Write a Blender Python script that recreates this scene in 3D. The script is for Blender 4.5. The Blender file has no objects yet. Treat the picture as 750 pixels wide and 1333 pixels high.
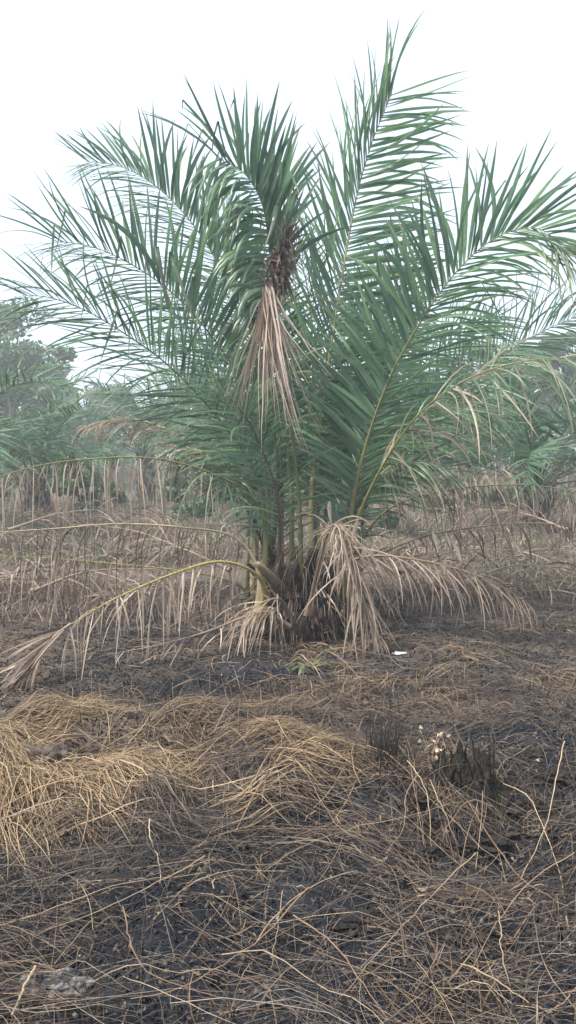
import bpy, math, random
import numpy as np
rng = np.random.default_rng(7)
random.seed(7)
SC = bpy.context.scene
COL = SC.collection
R = math.radians

# ------------------------------------------------------------------ camera
F, CX, CY, HZ, CAMZ = 1109.0, 375.0, 666.5, 592.0, 1.5
PITCH = math.atan((CY - HZ) / F)
cam = bpy.data.objects.new('camera', bpy.data.cameras.new('camera')); COL.objects.link(cam)
cam.location = (0, 0, CAMZ); cam.rotation_euler = (R(90) - PITCH, 0, 0)
cam.data.sensor_fit = 'VERTICAL'; cam.data.angle = 2 * math.atan(CY / F)
cam.data.clip_end = 3000; cam.data.clip_start = 0.05
SC.camera = cam
cp, sp = math.cos(PITCH), math.sin(PITCH)
def ray(px, py):
    x, y = (px - CX) / F, -(py - CY) / F
    return np.array([x, cp + y * sp, -sp + y * cp])
def P(px, py, Y):
    d = ray(px, py); return np.array([0, 0, CAMZ]) + d * (Y / d[1])

# ------------------------------------------------------------------ noise / ground height
_lat = rng.random((256, 256))
def vnoise(x, y, s, o=0):
    x = np.asarray(x, float) / s + 37.3 + o * 13.7; y = np.asarray(y, float) / s + 91.1 + o * 7.9
    xi = np.floor(x).astype(int); yi = np.floor(y).astype(int); fx = x - xi; fy = y - yi
    fx = fx * fx * (3 - 2 * fx); fy = fy * fy * (3 - 2 * fy)
    a = _lat[xi & 255, yi & 255]; b = _lat[(xi + 1) & 255, yi & 255]
    c = _lat[xi & 255, (yi + 1) & 255]; d = _lat[(xi + 1) & 255, (yi + 1) & 255]
    return (a * (1 - fx) + b * fx) * (1 - fy) + (c * (1 - fx) + d * fx) * fy
def bump(x, y, cx, cy, rx, ry):
    return np.exp(-(((x - cx) / rx) ** 2 + ((y - cy) / ry) ** 2))
def height(x, y):
    x = np.asarray(x, float); y = np.asarray(y, float)
    near = np.clip((9 - y) / 4, 0, 1) * np.clip((4 - np.abs(x)) / 2, 0, 1)
    h = (vnoise(x, y, 1.3) - .5) * .12 + (vnoise(x, y, 4.5, 3) - .5) * .16
    h = h + near * ((vnoise(x, y, .33, 1) - .5) * .07 + (vnoise(x, y, .11, 2) - .5) * .035)
    h = h + .10 * bump(x, y, -1.15, 3.9, 1.25, .8) + .04 * bump(x, y, -.2, 4.4, .8, .6) + near * (vnoise(x, y, .6, 5) - .5) * .10
    h = h + .05 * bump(x, y, 1.5, 4.5, 1.0, .5) - .20 * bump(x, y, .66, 3.3, .45, .35) - .10 * bump(x, y, 1.25, 3.7, .35, .3)
    h = h - .08 * bump(x, y, -1.1, 2.9, .8, .4) - .05 * bump(x, y, .2, 2.4, .8, .5)
    h = h - .07 * bump(x, y, -1.55, 4.35, .22, .2)
    mw = np.clip(1.3 * bump(x, y, -1.2, 4.0, 1.3, .85) + .6 * bump(x, y, 1.3, 4.6, .9, .5) + .5 * bump(x, y, -.1, 4.5, .8, .5), 0, 1)
    h = h + mw * (np.abs(vnoise(x, y, .26, 14) - .5) * .24 - .05)
    far = np.clip((y - 12) / 20, 0, 1)
    return h * (1 - .0 * far) - .03
def G(px, py, lift=0.0):
    d = ray(px, py); o = np.array([0, 0, CAMZ]); t = CAMZ / max(-d[2], 1e-3)
    for _ in range(12):
        p = o + d * t; z = float(height(p[0], p[1])) + lift
        t = t * .4 + .6 * (CAMZ - z) / -d[2]
    return o + d * t

# ------------------------------------------------------------------ materials
def mat(name):
    m = bpy.data.materials.new(name); m.use_nodes = True
    nt = m.node_tree; nt.nodes.clear()
    return m, nt, nt.nodes, nt.links
def N(nt, t, **kw):
    n = nt.nodes.new(t)
    for k, v in kw.items():
        if k in n.inputs: n.inputs[k].default_value = v
        else: setattr(n, k, v)
    return n
def ramp(nt, stops, interp='LINEAR'):
    r = nt.nodes.new('ShaderNodeValToRGB'); r.color_ramp.interpolation = interp
    e = r.color_ramp.elements
    while len(e) > 1: e.remove(e[0])
    e[0].position = stops[0][0]; e[0].color = (*stops[0][1], 1)
    for p, c in stops[1:]:
        q = e.new(p); q.color = (*c, 1)
    return r
def leaf_material(name, greens, dries, rough=.45, trans=.3, tcol=1.15, spec=.5):
    """blade material: 'tint' picks the hue of a leaflet, 'dry' how dead it is"""
    m, nt, n, l = mat(name)
    at = N(nt, 'ShaderNodeAttribute', attribute_name='tint'); ad = N(nt, 'ShaderNodeAttribute', attribute_name='dry')
    g = ramp(nt, [(i / (len(greens) - 1), c) for i, c in enumerate(greens)])
    d = ramp(nt, [(i / (len(dries) - 1), c) for i, c in enumerate(dries)])
    l.new(at.outputs['Fac'], g.inputs[0]); l.new(at.outputs['Fac'], d.inputs[0])
    tc = N(nt, 'ShaderNodeTexCoord'); no = N(nt, 'ShaderNodeTexNoise', Scale=14.0, Detail=3.0)
    l.new(tc.outputs['Object'], no.inputs['Vector'])
    ma = N(nt, 'ShaderNodeMath', operation='MULTIPLY_ADD'); ma.inputs[1].default_value = .5; ma.inputs[2].default_value = -.25
    l.new(no.outputs['Fac'], ma.inputs[0])
    ad2 = N(nt, 'ShaderNodeMath', operation='ADD', use_clamp=True)
    l.new(ad.outputs['Fac'], ad2.inputs[0]); l.new(ma.outputs[0], ad2.inputs[1])
    st = N(nt, 'ShaderNodeMapRange'); st.inputs['From Min'].default_value = .25; st.inputs['From Max'].default_value = .75
    l.new(ad2.outputs[0], st.inputs['Value'])
    mx = N(nt, 'ShaderNodeMix', data_type='RGBA')
    l.new(st.outputs[0], mx.inputs[0]); l.new(g.outputs[0], mx.inputs[6]); l.new(d.outputs[0], mx.inputs[7])
    no2 = N(nt, 'ShaderNodeTexNoise', Scale=45.0, Detail=2.0); l.new(tc.outputs['Object'], no2.inputs['Vector'])
    mr = N(nt, 'ShaderNodeMapRange'); mr.inputs['To Min'].default_value = .7; mr.inputs['To Max'].default_value = 1.3
    l.new(no2.outputs['Fac'], mr.inputs['Value'])
    sc = N(nt, 'ShaderNodeVectorMath', operation='SCALE'); l.new(mx.outputs[2], sc.inputs[0]); l.new(mr.outputs[0], sc.inputs['Scale'])
    b = N(nt, 'ShaderNodeBsdfPrincipled'); b.inputs['Roughness'].default_value = rough
    b.inputs['Specular IOR Level'].default_value = spec
    l.new(sc.outputs[0], b.inputs['Base Color'])
    t = N(nt, 'ShaderNodeBsdfTranslucent')
    s2 = N(nt, 'ShaderNodeVectorMath', operation='SCALE'); s2.inputs['Scale'].default_value = tcol
    l.new(sc.outputs[0], s2.inputs[0]); l.new(s2.outputs[0], t.inputs['Color'])
    ms = N(nt, 'ShaderNodeMixShader'); ms.inputs[0].default_value = trans
    l.new(b.outputs[0], ms.inputs[1]); l.new(t.outputs[0], ms.inputs[2])
    o = N(nt, 'ShaderNodeOutputMaterial'); l.new(ms.outputs[0], o.inputs[0])
    return m
def noise_material(name, stops, scale=8, detail=6, rough=.85, bump=.3, bscale=30, stretch=None):
    m, nt, n, l = mat(name)
    tc = N(nt, 'ShaderNodeTexCoord'); mp = N(nt, 'ShaderNodeMapping')
    if stretch: mp.inputs['Scale'].default_value = stretch
    l.new(tc.outputs['Object'], mp.inputs[0])
    no = N(nt, 'ShaderNodeTexNoise', Scale=scale, Detail=detail, Roughness=.65); l.new(mp.outputs[0], no.inputs['Vector'])
    r = ramp(nt, stops); l.new(no.outputs['Fac'], r.inputs[0])
    b = N(nt, 'ShaderNodeBsdfPrincipled'); b.inputs['Roughness'].default_value = rough; b.inputs['Specular IOR Level'].default_value = .15
    l.new(r.outputs[0], b.inputs['Base Color'])
    nb = N(nt, 'ShaderNodeTexNoise', Scale=bscale, Detail=6.0); l.new(mp.outputs[0], nb.inputs['Vector'])
    bp = N(nt, 'ShaderNodeBump', Strength=bump, Distance=.02); l.new(nb.outputs['Fac'], bp.inputs['Height'])
    l.new(bp.outputs[0], b.inputs['Normal'])
    o = N(nt, 'ShaderNodeOutputMaterial'); l.new(b.outputs[0], o.inputs[0])
    return m
GREENS = [(.080, .135, .092), (.115, .192, .124), (.155, .26, .155), (.23, .35, .17)]
DRIES = [(.09, .062, .048), (.20, .145, .11), (.34, .26, .20), (.48, .39, .30), (.58, .49, .39)]
M_LEAF = leaf_material('palm_leaflet', GREENS, DRIES, rough=.36, trans=.48, tcol=1.3)
M_TASSEL = leaf_material('tassel', GREENS, [(.075, .058, .053), (.18, .135, .11), (.37, .28, .225), (.52, .42, .345), (.62, .52, .44)], rough=.5, trans=.35)
M_BACK = leaf_material('far_palm_leaflet', [(.045, .10, .055), (.075, .15, .075), (.11, .21, .10)], [(.14, .10, .075), (.26, .19, .14), (.36, .28, .2)], rough=.5)
M_STRAW = leaf_material('straw', [(.06, .045, .032), (.15, .105, .065), (.26, .185, .11), (.42, .315, .20)],
                        [(.018, .016, .017), (.04, .034, .032), (.095, .075, .062), (.2, .155, .125)], rough=.65, trans=.12, spec=.15)
M_STEM = leaf_material('stem', [(.09, .06, .045), (.20, .13, .085), (.26, .195, .13), (.40, .31, .20)],
                       [(.018, .017, .018), (.05, .044, .042), (.13, .11, .095), (.26, .225, .19)], rough=.65, trans=0, spec=.15)
M_BRUSH = leaf_material('brush', [(.06, .10, .04), (.11, .155, .065), (.17, .21, .09)],
                        [(.06, .047, .042), (.15, .115, .098), (.29, .225, .185), (.46, .37, .30)], rough=.75, trans=.2, spec=.1)
M_CHAR = noise_material('charred_wood', [(.3, (.009, .009, .010)), (.55, (.026, .023, .022)), (.74, (.075, .06, .048))], 9, bump=.9, bscale=40)
M_BARK = noise_material('bark', [(.3, (.05, .04, .033)), (.6, (.13, .11, .09)), (.75, (.2, .18, .15))], 4, bump=.6, bscale=20, stretch=(3, 3, .6))
M_RIB = leaf_material('rachis', [(.045, .055, .025), (.11, .125, .05), (.30, .27, .09), (.42, .36, .17)],
                      [(.10, .07, .05), (.22, .16, .11), (.38, .29, .2), (.46, .37, .26)], rough=.45, trans=0)
M_TREE = leaf_material('tree_leaf', [(.04, .085, .045), (.07, .14, .065), (.10, .19, .085), (.14, .24, .11)], DRIES, rough=.55, trans=.3)
M_FIBRE = noise_material('leaf_base_fibre', [(.3, (.022, .018, .016)), (.55, (.07, .05, .038)), (.72, (.2, .15, .11))], 12, bump=.9, bscale=60, stretch=(2, 2, .7))
M_ASH = noise_material('ash_clod', [(.3, (.04, .033, .028)), (.5, (.11, .088, .072)), (.7, (.22, .19, .16))], 14, bump=.8, bscale=50)
M_PALE = leaf_material('pale_leaf', [(.30, .225, .16), (.50, .41, .31)], [(.30, .225, .16), (.50, .41, .31)], trans=.15)
M_WEED = leaf_material('weed_leaf', [(.04, .09, .03), (.08, .14, .045), (.15, .2, .08)], DRIES, trans=.35)

def ground_material():
    m, nt, n, l = mat('burnt_ground')
    tc = N(nt, 'ShaderNodeTexCoord')
    def noise(s, d=6, r=.6):
        q = N(nt, 'ShaderNodeTexNoise', Scale=s, Detail=d, Roughness=r); l.new(tc.outputs['Object'], q.inputs['Vector']); return q
    a = noise(1.6, 8, .68)
    char = ramp(nt, [(.30, (.007, .010, .015)), (.5, (.015, .020, .028)), (.62, (.040, .044, .053)), (.8, (.12, .105, .092))])
    l.new(a.outputs['Fac'], char.inputs[0])
    b = noise(22, 8, .75)
    soil = ramp(nt, [(.3, (.045, .038, .034)), (.5, (.11, .09, .075)), (.68, (.22, .18, .145)), (.8, (.34, .28, .22))])
    l.new(b.outputs['Fac'], soil.inputs[0])
    at = N(nt, 'ShaderNodeAttribute', attribute_name='litter')
    c = noise(5, 8, .7)
    ad = N(nt, 'ShaderNodeMath', operation='ADD'); l.new(at.outputs['Fac'], ad.inputs[0]); l.new(c.outputs['Fac'], ad.inputs[1])
    mr = N(nt, 'ShaderNodeMapRange'); mr.inputs['From Min'].default_value = .72; mr.inputs['From Max'].default_value = 1.15
    l.new(ad.outputs[0], mr.inputs['Value'])
    mx = N(nt, 'ShaderNodeMix', data_type='RGBA'); l.new(mr.outputs[0], mx.inputs[0]); l.new(char.outputs[0], mx.inputs[6]); l.new(soil.outputs[0], mx.inputs[7])
    # specks of ash and chips
    v = noise(95, 3, .6); vr = ramp(nt, [(.60, (0, 0, 0)), (.70, (1, 1, 1))]); l.new(v.outputs['Fac'], vr.inputs[0])
    sf = N(nt, 'ShaderNodeMath', operation='MULTIPLY'); sf.inputs[1].default_value = .45; l.new(vr.outputs[0], sf.inputs[0])
    mx2 = N(nt, 'ShaderNodeMix', data_type='RGBA'); mx2.inputs[7].default_value = (.24, .21, .18, 1)
    l.new(sf.outputs[0], mx2.inputs[0]); l.new(mx.outputs[2], mx2.inputs[6])
    p = N(nt, 'ShaderNodeBsdfPrincipled'); p.inputs['Roughness'].default_value = .92; p.inputs['Specular IOR Level'].default_value = .08
    l.new(mx2.outputs[2], p.inputs['Base Color'])
    h = noise(38, 8, .75); bp = N(nt, 'ShaderNodeBump', Strength=.9, Distance=.03); l.new(h.outputs['Fac'], bp.inputs['Height'])
    l.new(bp.outputs[0], p.inputs['Normal'])
    o = N(nt, 'ShaderNodeOutputMaterial'); l.new(p.outputs[0], o.inputs[0])
    return m

# ------------------------------------------------------------------ mesh helpers
class MB:
    def __init__(s): s.v = []; s.f = []; s.t = []; s.d = []; s.n = 0
    def add(s, v, f, tint, dry):
        v = np.asarray(v, float).reshape(-1, 3); f = np.asarray(f, int).reshape(-1, 4)
        s.v.append(v); s.f.append(f + s.n); s.n += len(v)
        s.t.append(np.broadcast_to(np.asarray(tint, float), (len(v),)).copy()); s.d.append(np.broadcast_to(np.asarray(dry, float), (len(v),)).copy())
    def strips(s, pts, W, fold=None, tint=.5, dry=0.):
        """pts n,k,3; W n,k,3 half-width vectors; fold n,k,3 mid-line offset"""
        n, k, _ = pts.shape
        cols = [pts - W, pts + W] if fold is None else [pts - W, pts + fold, pts + W]
        c = len(cols); V = np.stack(cols, 2).reshape(-1, 3)
        i = np.arange(n)[:, None, None] * k * c + np.arange(k - 1)[None, :, None] * c + np.arange(c - 1)[None, None, :]
        Fc = np.stack([i, i + 1, i + 1 + c, i + c], -1).reshape(-1, 4)
        t = np.broadcast_to(np.asarray(tint, float).reshape(-1, 1, 1), (n, k, c)).reshape(-1)
        d = np.asarray(dry, float)
        if d.ndim < 2: d = d.reshape(-1, 1)
        d = np.broadcast_to(d[:, :, None], (n, k, c)).reshape(-1)
        s.add(V, Fc, t, d)
    def tubes(s, pts, rad, sides=4, tint=.5, dry=0., flat=1.0, caps=True):
        """pts n,k,3; rad n,k or scalar"""
        pts = np.asarray(pts, float)
        if pts.ndim == 2: pts = pts[None]
        n, k, _ = pts.shape; rad = np.broadcast_to(np.asarray(rad, float), (n, k))
        T = np.gradient(pts, axis=1); T /= np.linalg.norm(T, axis=2, keepdims=True) + 1e-9
        up = np.zeros_like(T); up[..., 2] = 1; up[np.abs(T[..., 2]) > .95] = (0, 1, 0)
        A = np.cross(T, up); A /= np.linalg.norm(A, axis=2, keepdims=True) + 1e-9; B = np.cross(A, T)
        th = np.arange(sides) / sides * 2 * math.pi
        V = pts[:, :, None] + rad[:, :, None, None] * (A[:, :, None] * np.cos(th)[None, None, :, None] + flat * B[:, :, None] * np.sin(th)[None, None, :, None])
        i = np.arange(n)[:, None, None] * k * sides + np.arange(k - 1)[None, :, None] * sides
        j = np.arange(sides)[None, None]; j2 = (j + 1) % sides
        Fc = np.stack([i + j, i + j2, i + j2 + sides, i + j + sides], -1).reshape(-1, 4)
        if caps and sides == 4:
            b = np.arange(n) * k * 4
            Fc = np.concatenate([Fc, np.stack([b + 3, b + 2, b + 1, b], -1), np.stack([b + (k - 1) * 4 + q for q in range(4)], -1)])
        t = np.broadcast_to(np.asarray(tint, float).reshape(-1, 1, 1), (n, k, sides)).reshape(-1)
        d = np.asarray(dry, float)
        if d.ndim < 2: d = d.reshape(-1, 1)
        d = np.broadcast_to(d[:, :, None], (n, k, sides)).reshape(-1)
        s.add(V.reshape(-1, 3), Fc, t, d)
    def lump(s, c, r, seed=0, tint=.5, dry=0., rough=.35, nu=14, nv=9, freq=2.2):
        u = np.arange(nu) / nu * 2 * math.pi; v = (np.arange(nv) + .02) / (nv - .96) * math.pi
        U, Vv = np.meshgrid(u, v); x = np.cos(U) * np.sin(Vv); y = np.sin(U) * np.sin(Vv); z = np.cos(Vv)
        q = 1 + rough * 2 * (vnoise(x * freq + z, y * freq + z * 1.7, 1, seed) - .5) + rough * (vnoise(x * freq * 3 + z * 2, y * freq * 3 - z * 3, 1, seed + 1) - .5)
        V = np.stack([x * q * r[0], y * q * r[1], z * q * r[2]], -1).reshape(-1, 3) + np.asarray(c)
        i = (np.arange(nv - 1)[:, None] * nu); j = np.arange(nu)[None]; j2 = (j + 1) % nu
        s.add(V, np.stack([i + j, i + nu + j, i + nu + j2, i + j2], -1), tint, dry)
    def build(s, name, m, parent=None, smooth=False, off=None):
        me = bpy.data.meshes.new(name)
        V = np.concatenate(s.v); Fc = np.concatenate(s.f)
        if off is not None: V = V - np.asarray(off)
        me.vertices.add(len(V)); me.vertices.foreach_set('co', V.astype(np.float32).ravel())
        me.loops.add(len(Fc) * 4); me.loops.foreach_set('vertex_index', Fc.astype(np.int32).ravel())
        me.polygons.add(len(Fc)); me.polygons.foreach_set('loop_start', np.arange(len(Fc), dtype=np.int32) * 4)
        me.polygons.foreach_set('loop_total', np.full(len(Fc), 4, np.int32))
        if smooth: me.polygons.foreach_set('use_smooth', np.ones(len(Fc), bool))
        for nm, a in (('tint', s.t), ('dry', s.d)):
            at = me.attributes.new(nm, 'FLOAT', 'POINT'); at.data.foreach_set('value', np.concatenate(a).astype(np.float32))
        me.update(); me.validate()
        me.materials.append(m)
        o = bpy.data.objects.new(name, me); COL.objects.link(o)
        if parent is not None: o.parent = parent
        return o
def tag(o, label=None, cat=None, group=None, kind=None):
    if label: o['label'] = label
    if cat: o['category'] = cat
    if group: o['group'] = group
    if kind: o['kind'] = kind
    return o
def empty(name, loc=(0, 0, 0), rz=0, sc=1):
    o = bpy.data.objects.new(name, None); COL.objects.link(o); o.location = loc; o.rotation_euler = (0, 0, rz); o.scale = (sc,) * 3
    o.empty_display_size = .3
    return o
def copy_thing(o, loc, rz, sc, label):
    c = o.copy(); COL.objects.link(c); c.location = loc; c.rotation_euler = (0, 0, rz); c.scale = (sc,) * 3; c['label'] = label
    for ch in list(o.children):
        d = ch.copy(); COL.objects.link(d); d.parent = c
        for g in ch.children:
            e = g.copy(); COL.objects.link(e); e.parent = d
    return c
def nrm(a): return a / (np.linalg.norm(a, axis=-1, keepdims=True) + 1e-9)
def spline(ctrl, n):
    c = np.asarray(ctrl, float); c = np.vstack([2 * c[0] - c[1], c, 2 * c[-1] - c[-2]]); out = []
    m = len(c) - 3
    for t in np.linspace(0, m - 1e-6, max(n * 4, 60)):
        i = int(t); f = t - i; a, b, d, e = c[i:i + 4]
        out.append(.5 * ((2 * b) + (-a + d) * f + (2 * a - 5 * b + 4 * d - e) * f * f + (-a + 3 * b - 3 * d + e) * f ** 3))
    out = np.array(out); L = np.concatenate([[0], np.cumsum(np.linalg.norm(np.diff(out, axis=0), axis=1))])
    s = np.linspace(0, L[-1], n); return np.stack([np.interp(s, L, out[:, k]) for k in range(3)], 1), L[-1]

# ------------------------------------------------------------------ palm frond
def frond(path, nor, parent=None, off=None, t0=.22, lmax=.85, wid=.018, angs=((65, 28), (65, 28)), droop=(.10, .10), side=(1, 1), tilt=30,
          dry=0., drytip=.38, seed=0, gap=.045, kink=.12, lift=12, fallen=0., name='frond', leafmat=None, k=7, rib=.022, ribtint=.22, ribdry=.2,
          stubs=False, pinch=.0, dryrange=None, tintb=0., one_mesh=False, tipl=.5, spread=.8, basel=.55, hang=0., base_spread=False):
    """leaflets along a rachis path. nor = direction the upper face of the blade looks. side/angs/droop: (left, right) values"""
    g = np.random.default_rng(seed)
    if base_spread:
        p0 = [np.array(q, float) for q in path]; dx = float(np.clip((p0[2][0] - p0[0][0]) * .5, -.26, .26)) + (seed * 7 % 5 - 2) * .03; dy = (seed * 5 % 7 - 3) * .035
        p0[0] = p0[0] + np.array([dx, dy, -.06]); p0[1] = p0[1] + np.array([dx * .25, dy * .5, 0]); path = p0
    C, L = spline(path, 60)
    ln = int((1 - t0) * L / gap)
    mb = MB(); nor = nrm(np.asarray(nor, float))
    for si, sg in enumerate((1, -1)):
        t = t0 + (1 - t0) * (np.arange(ln) + g.uniform(0, 1, ln)) / ln
        t = t[g.random(ln) > fallen]
        n = len(t)
        if n == 0: continue
        pos = np.stack([np.interp(t * 59, np.arange(60), C[:, q]) for q in range(3)], 1)
        T = nrm(np.stack([np.interp(t * 59, np.arange(60), np.gradient(C[:, q])) for q in range(3)], 1))
        Nn = nrm(nor - (T * nor).sum(1, keepdims=True) * T); S = np.cross(Nn, T) * sg
        u = (t - t0) / (1 - t0)
        a = np.radians(angs[si][0] + (angs[si][1] - angs[si][0]) * u ** 1.5 + g.normal(0, 6 * spread, n))
        prof = np.interp(u, [0, .12, .4, .75, 1], [basel, .85, 1, .9, tipl]) * g.uniform(.82, 1.08, n) * side[si]
        le = lmax * prof
        lf = np.radians(g.normal(lift, 12 * spread, n))
        d = nrm(np.cos(a)[:, None] * T + np.sin(a)[:, None] * (np.cos(lf)[:, None] * S + np.sin(lf)[:, None] * Nn))
        if hang: le = le * g.uniform(.38, 1.15, n)
        if hang: d = nrm(d * (1 - hang) + np.array([0, 0, -1.]) * hang * g.uniform(.45, 1.15, (n, 1)) + g.normal(0, .15, (n, 3)))
        tl = np.radians(g.normal(tilt, 16, n))
        Tp = nrm(T - (T * d).sum(1, keepdims=True) * d); Np = nrm(np.cross(d, Tp))
        W = np.cos(tl)[:, None] * Tp + np.sin(tl)[:, None] * Np
        dr = droop[si] * g.uniform(.5, 1.6, n)
        kk = np.where(g.random(n) < kink, g.integers(2, k - 1, n), 99)
        pts = np.zeros((n, k, 3)); Ws = np.zeros((n, k, 3)); Fo = np.zeros((n, k, 3)); p = pos.copy(); dd = d.copy()
        pts[:, 0] = p; wob = g.normal(0, .05, (n, 3))
        wp = np.interp(np.arange(k) / (k - 1), [0, .12, .45, .8, 1], [.45, .9, 1, .6, .06])
        wl = (wid[si] if isinstance(wid, tuple) else wid) * g.uniform(.75, 1.2, n) * (0.6 + .4 * prof) * (1 - .4 * u ** 3)
        dn = np.full(n, dry) if dryrange is None else dryrange(u, g)
        dn = dn + g.normal(0, .08, n)
        for i in range(k):
            Wi = nrm(W - (W * dd).sum(1, keepdims=True) * dd)
            w = (wl * wp[i])[:, None]
            Ws[:, i] = Wi * w; Fo[:, i] = -np.cross(dd, Wi) * w * (.35 + .4 * np.clip(dn, 0, 1))[:, None]
            pts[:, i] = p
            if i < k - 1:
                dd = dd + np.array([0, 0, -1.]) * (dr * (.35 + i / k * 1.5))[:, None] + wob
                dd = np.where((kk == i)[:, None], nrm(dd) * .25 + np.array([0, 0, -1.0]) + g.normal(0, .15, (n, 3)), dd)
                dd = nrm(dd); p = p + dd * (le / (k - 1))[:, None]
        s_ = np.linspace(0, 1, k)[None]
        dk = np.clip(dn[:, None] + drytip * (s_ ** 4) * g.uniform(.2, 2.0, (n, 1)) + (kk[:, None] < np.arange(k)[None]) * .25, 0, 1)
        if pinch: Ws *= (1 - pinch)
        mb.strips(pts, Ws, Fo, np.clip(g.normal(.45 + tintb, .25, n), 0, 1), dk)
    rb = MB() if not one_mesh else mb
    tt = np.linspace(0, 1, 60)
    rr = rib * np.interp(tt, [0, .03, .1, .3, .8, 1], [2.3, 1.8, 1.05, .7, .32, .14])
    rb.tubes(C[None], rr[None], sides=8 if not one_mesh else 4, tint=ribtint, dry=np.clip(ribdry + .0 * tt, 0, 1)[None], flat=.6)
    if stubs:   # short spines and torn leaflet bases along both edges
        q = np.arange(6, 54); n = len(q) * 4
        idx = np.clip(np.repeat(q, 4) + g.uniform(0, 1, n), 0, 59); pos = np.stack([np.interp(idx, np.arange(60), C[:, j]) for j in range(3)], 1)
        dd = nrm(g.normal(0, 1, (n, 3)) + np.array([0, 0, .3])); e = dd * g.uniform(.01, .035, (n, 1))
        pts = np.stack([pos, pos + e * .5, pos + e], 1); rb.tubes(pts, np.array([[.004, .003, .001]]), 4, ribtint, ribdry)
    if one_mesh: return mb.build(name, leafmat or M_LEAF, parent, off=off)
    f = mb.build(name, leafmat or M_LEAF, parent, off=off)
    r = rb.build('rachis', M_RIB, f, smooth=True, off=off)
    return f

def px_path(*pts): return [P(*p) for p in pts]

# ------------------------------------------------------------------ main palm
PB = G(392, 838); PB = np.array([PB[0], 6.95, 0.0]); PB[2] = float(height(PB[0], PB[1]))
palm = empty('oil_palm', PB)
tag(palm, 'big oil palm in the middle, green above with scorched brown fronds round its base', 'palm')
def F_(name_, *a, **k):
    k.setdefault('base_spread', k.get('seed', 0) not in (12, 16, 18, 19, 70))
    return frond(*a, parent=palm, off=PB, name=name_, **k)
FR = (0, -1, .15)
# A: the tall upright frond
F_('frond', px_path((396, 775, 7.0), (402, 650, 7.15), (422, 510, 7.3), (442, 380, 7.45), (463, 262, 7.55), (483, 190, 7.55), (510, 122, 7.45)), (0.15, -1, .1),
   t0=.25, lmax=.98, angs=((42, 18), (76, 56)), droop=(.02, .06), side=(1, 1), seed=1, gap=.028, wid=(.016, .019), tilt=22, tintb=.2, tipl=.7, kink=.01, spread=.4, ribtint=.5, ribdry=.35, lift=8)
# B: right big frond
F_('frond', px_path((404, 775, 6.95), (448, 645, 6.8), (502, 505, 6.65), (560, 400, 6.5), (612, 335, 6.4), (662, 302, 6.3), (708, 300, 6.2), (742, 335, 6.1)), (-.1, -1, .35),
   t0=.22, lmax=.88, angs=((62, 30), (48, 30)), droop=(.05, .15), seed=2, tintb=.12, gap=.025, ribtint=.45, ribdry=.3, wid=(.020, .011), kink=.1, dryrange=lambda u, g: .05 + .4 * (u > .85) * g.random(len(u)))
# C: left, lower of the green ones
F_('frond', px_path((378, 775, 6.9), (352, 660, 6.8), (318, 590, 6.7), (265, 522, 6.6), (215, 472, 6.5), (165, 436, 6.4), (115, 406, 6.3), (68, 388, 6.2), (30, 384, 6.1)), (.1, -1, .35),
   t0=.3, lmax=.82, angs=((58, 20), (64, 24)), droop=(.06, .05), seed=3, gap=.025, wid=(.011, .012), side=(.95, .85), kink=.06, tipl=.6)
# D: left middle
F_('frond', px_path((383, 770, 7.0), (352, 610, 7.0), (312, 495, 7.0), (258, 416, 6.9), (213, 372, 6.85), (160, 338, 6.8), (115, 320, 6.7), (72, 314, 6.6)), (.1, -1, .3),
   t0=.3, lmax=.85, angs=((58, 20), (72, 34)), droop=(.08, .03), side=(.85, 1.05), seed=4, gap=.026, wid=(.012, .020), kink=.12, tipl=.65)
# E: left top, behind
F_('frond', px_path((386, 770, 7.2), (370, 600, 7.35), (332, 450, 7.5), (285, 345, 7.6), (243, 282, 7.6), (200, 240, 7.6), (155, 216, 7.6), (112, 210, 7.55)), (.1, -1, .3),
   t0=.35, lmax=.78, angs=((55, 25), (66, 30)), droop=(.1, .03), seed=5, gap=.026, wid=(.012, .020), kink=.08)
# F: centre top, leaflets only on its head
F_('frond', px_path((388, 775, 6.9), (382, 640, 6.85), (368, 500, 6.8), (356, 400, 6.8), (352, 330, 6.8), (342, 268, 6.8), (318, 225, 6.78), (283, 206, 6.7)), (.1, -1, .35),
   t0=.62, lmax=.82, angs=((80, 50), (22, 40)), side=(.68, 1), droop=(.34, .02), seed=6, gap=.017, wid=.022, tilt=25, kink=.15, tipl=.85, spread=1.4, basel=.8)
# G: right, behind
F_('frond', px_path((410, 775, 7.3), (468, 645, 7.5), (540, 545, 7.7), (617, 487, 7.8), (690, 440, 7.9), (765, 405, 8.0)), (-.1, -1, .5),
   t0=.25, lmax=.85, droop=(.05, .14), seed=7, gap=.027, wid=.011, dry=.08)
# H: right arching, drying out
F_('frond', px_path((408, 780, 6.9), (452, 690, 6.7), (502, 600, 6.5), (550, 535, 6.3), (612, 492, 6.1), (682, 470, 5.95), (765, 464, 5.8)), (0, -.5, 1),
   t0=.38, lmax=.75, angs=((50, 40), (50, 40)), droop=(.22, .25), lift=-10, seed=8, spread=1.8, gap=.036, wid=.0085, ribtint=.5, hang=.2,
   dryrange=lambda u, g: np.clip(.25 + .45 * g.random(len(u)), 0, 1), tintb=.05)
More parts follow.
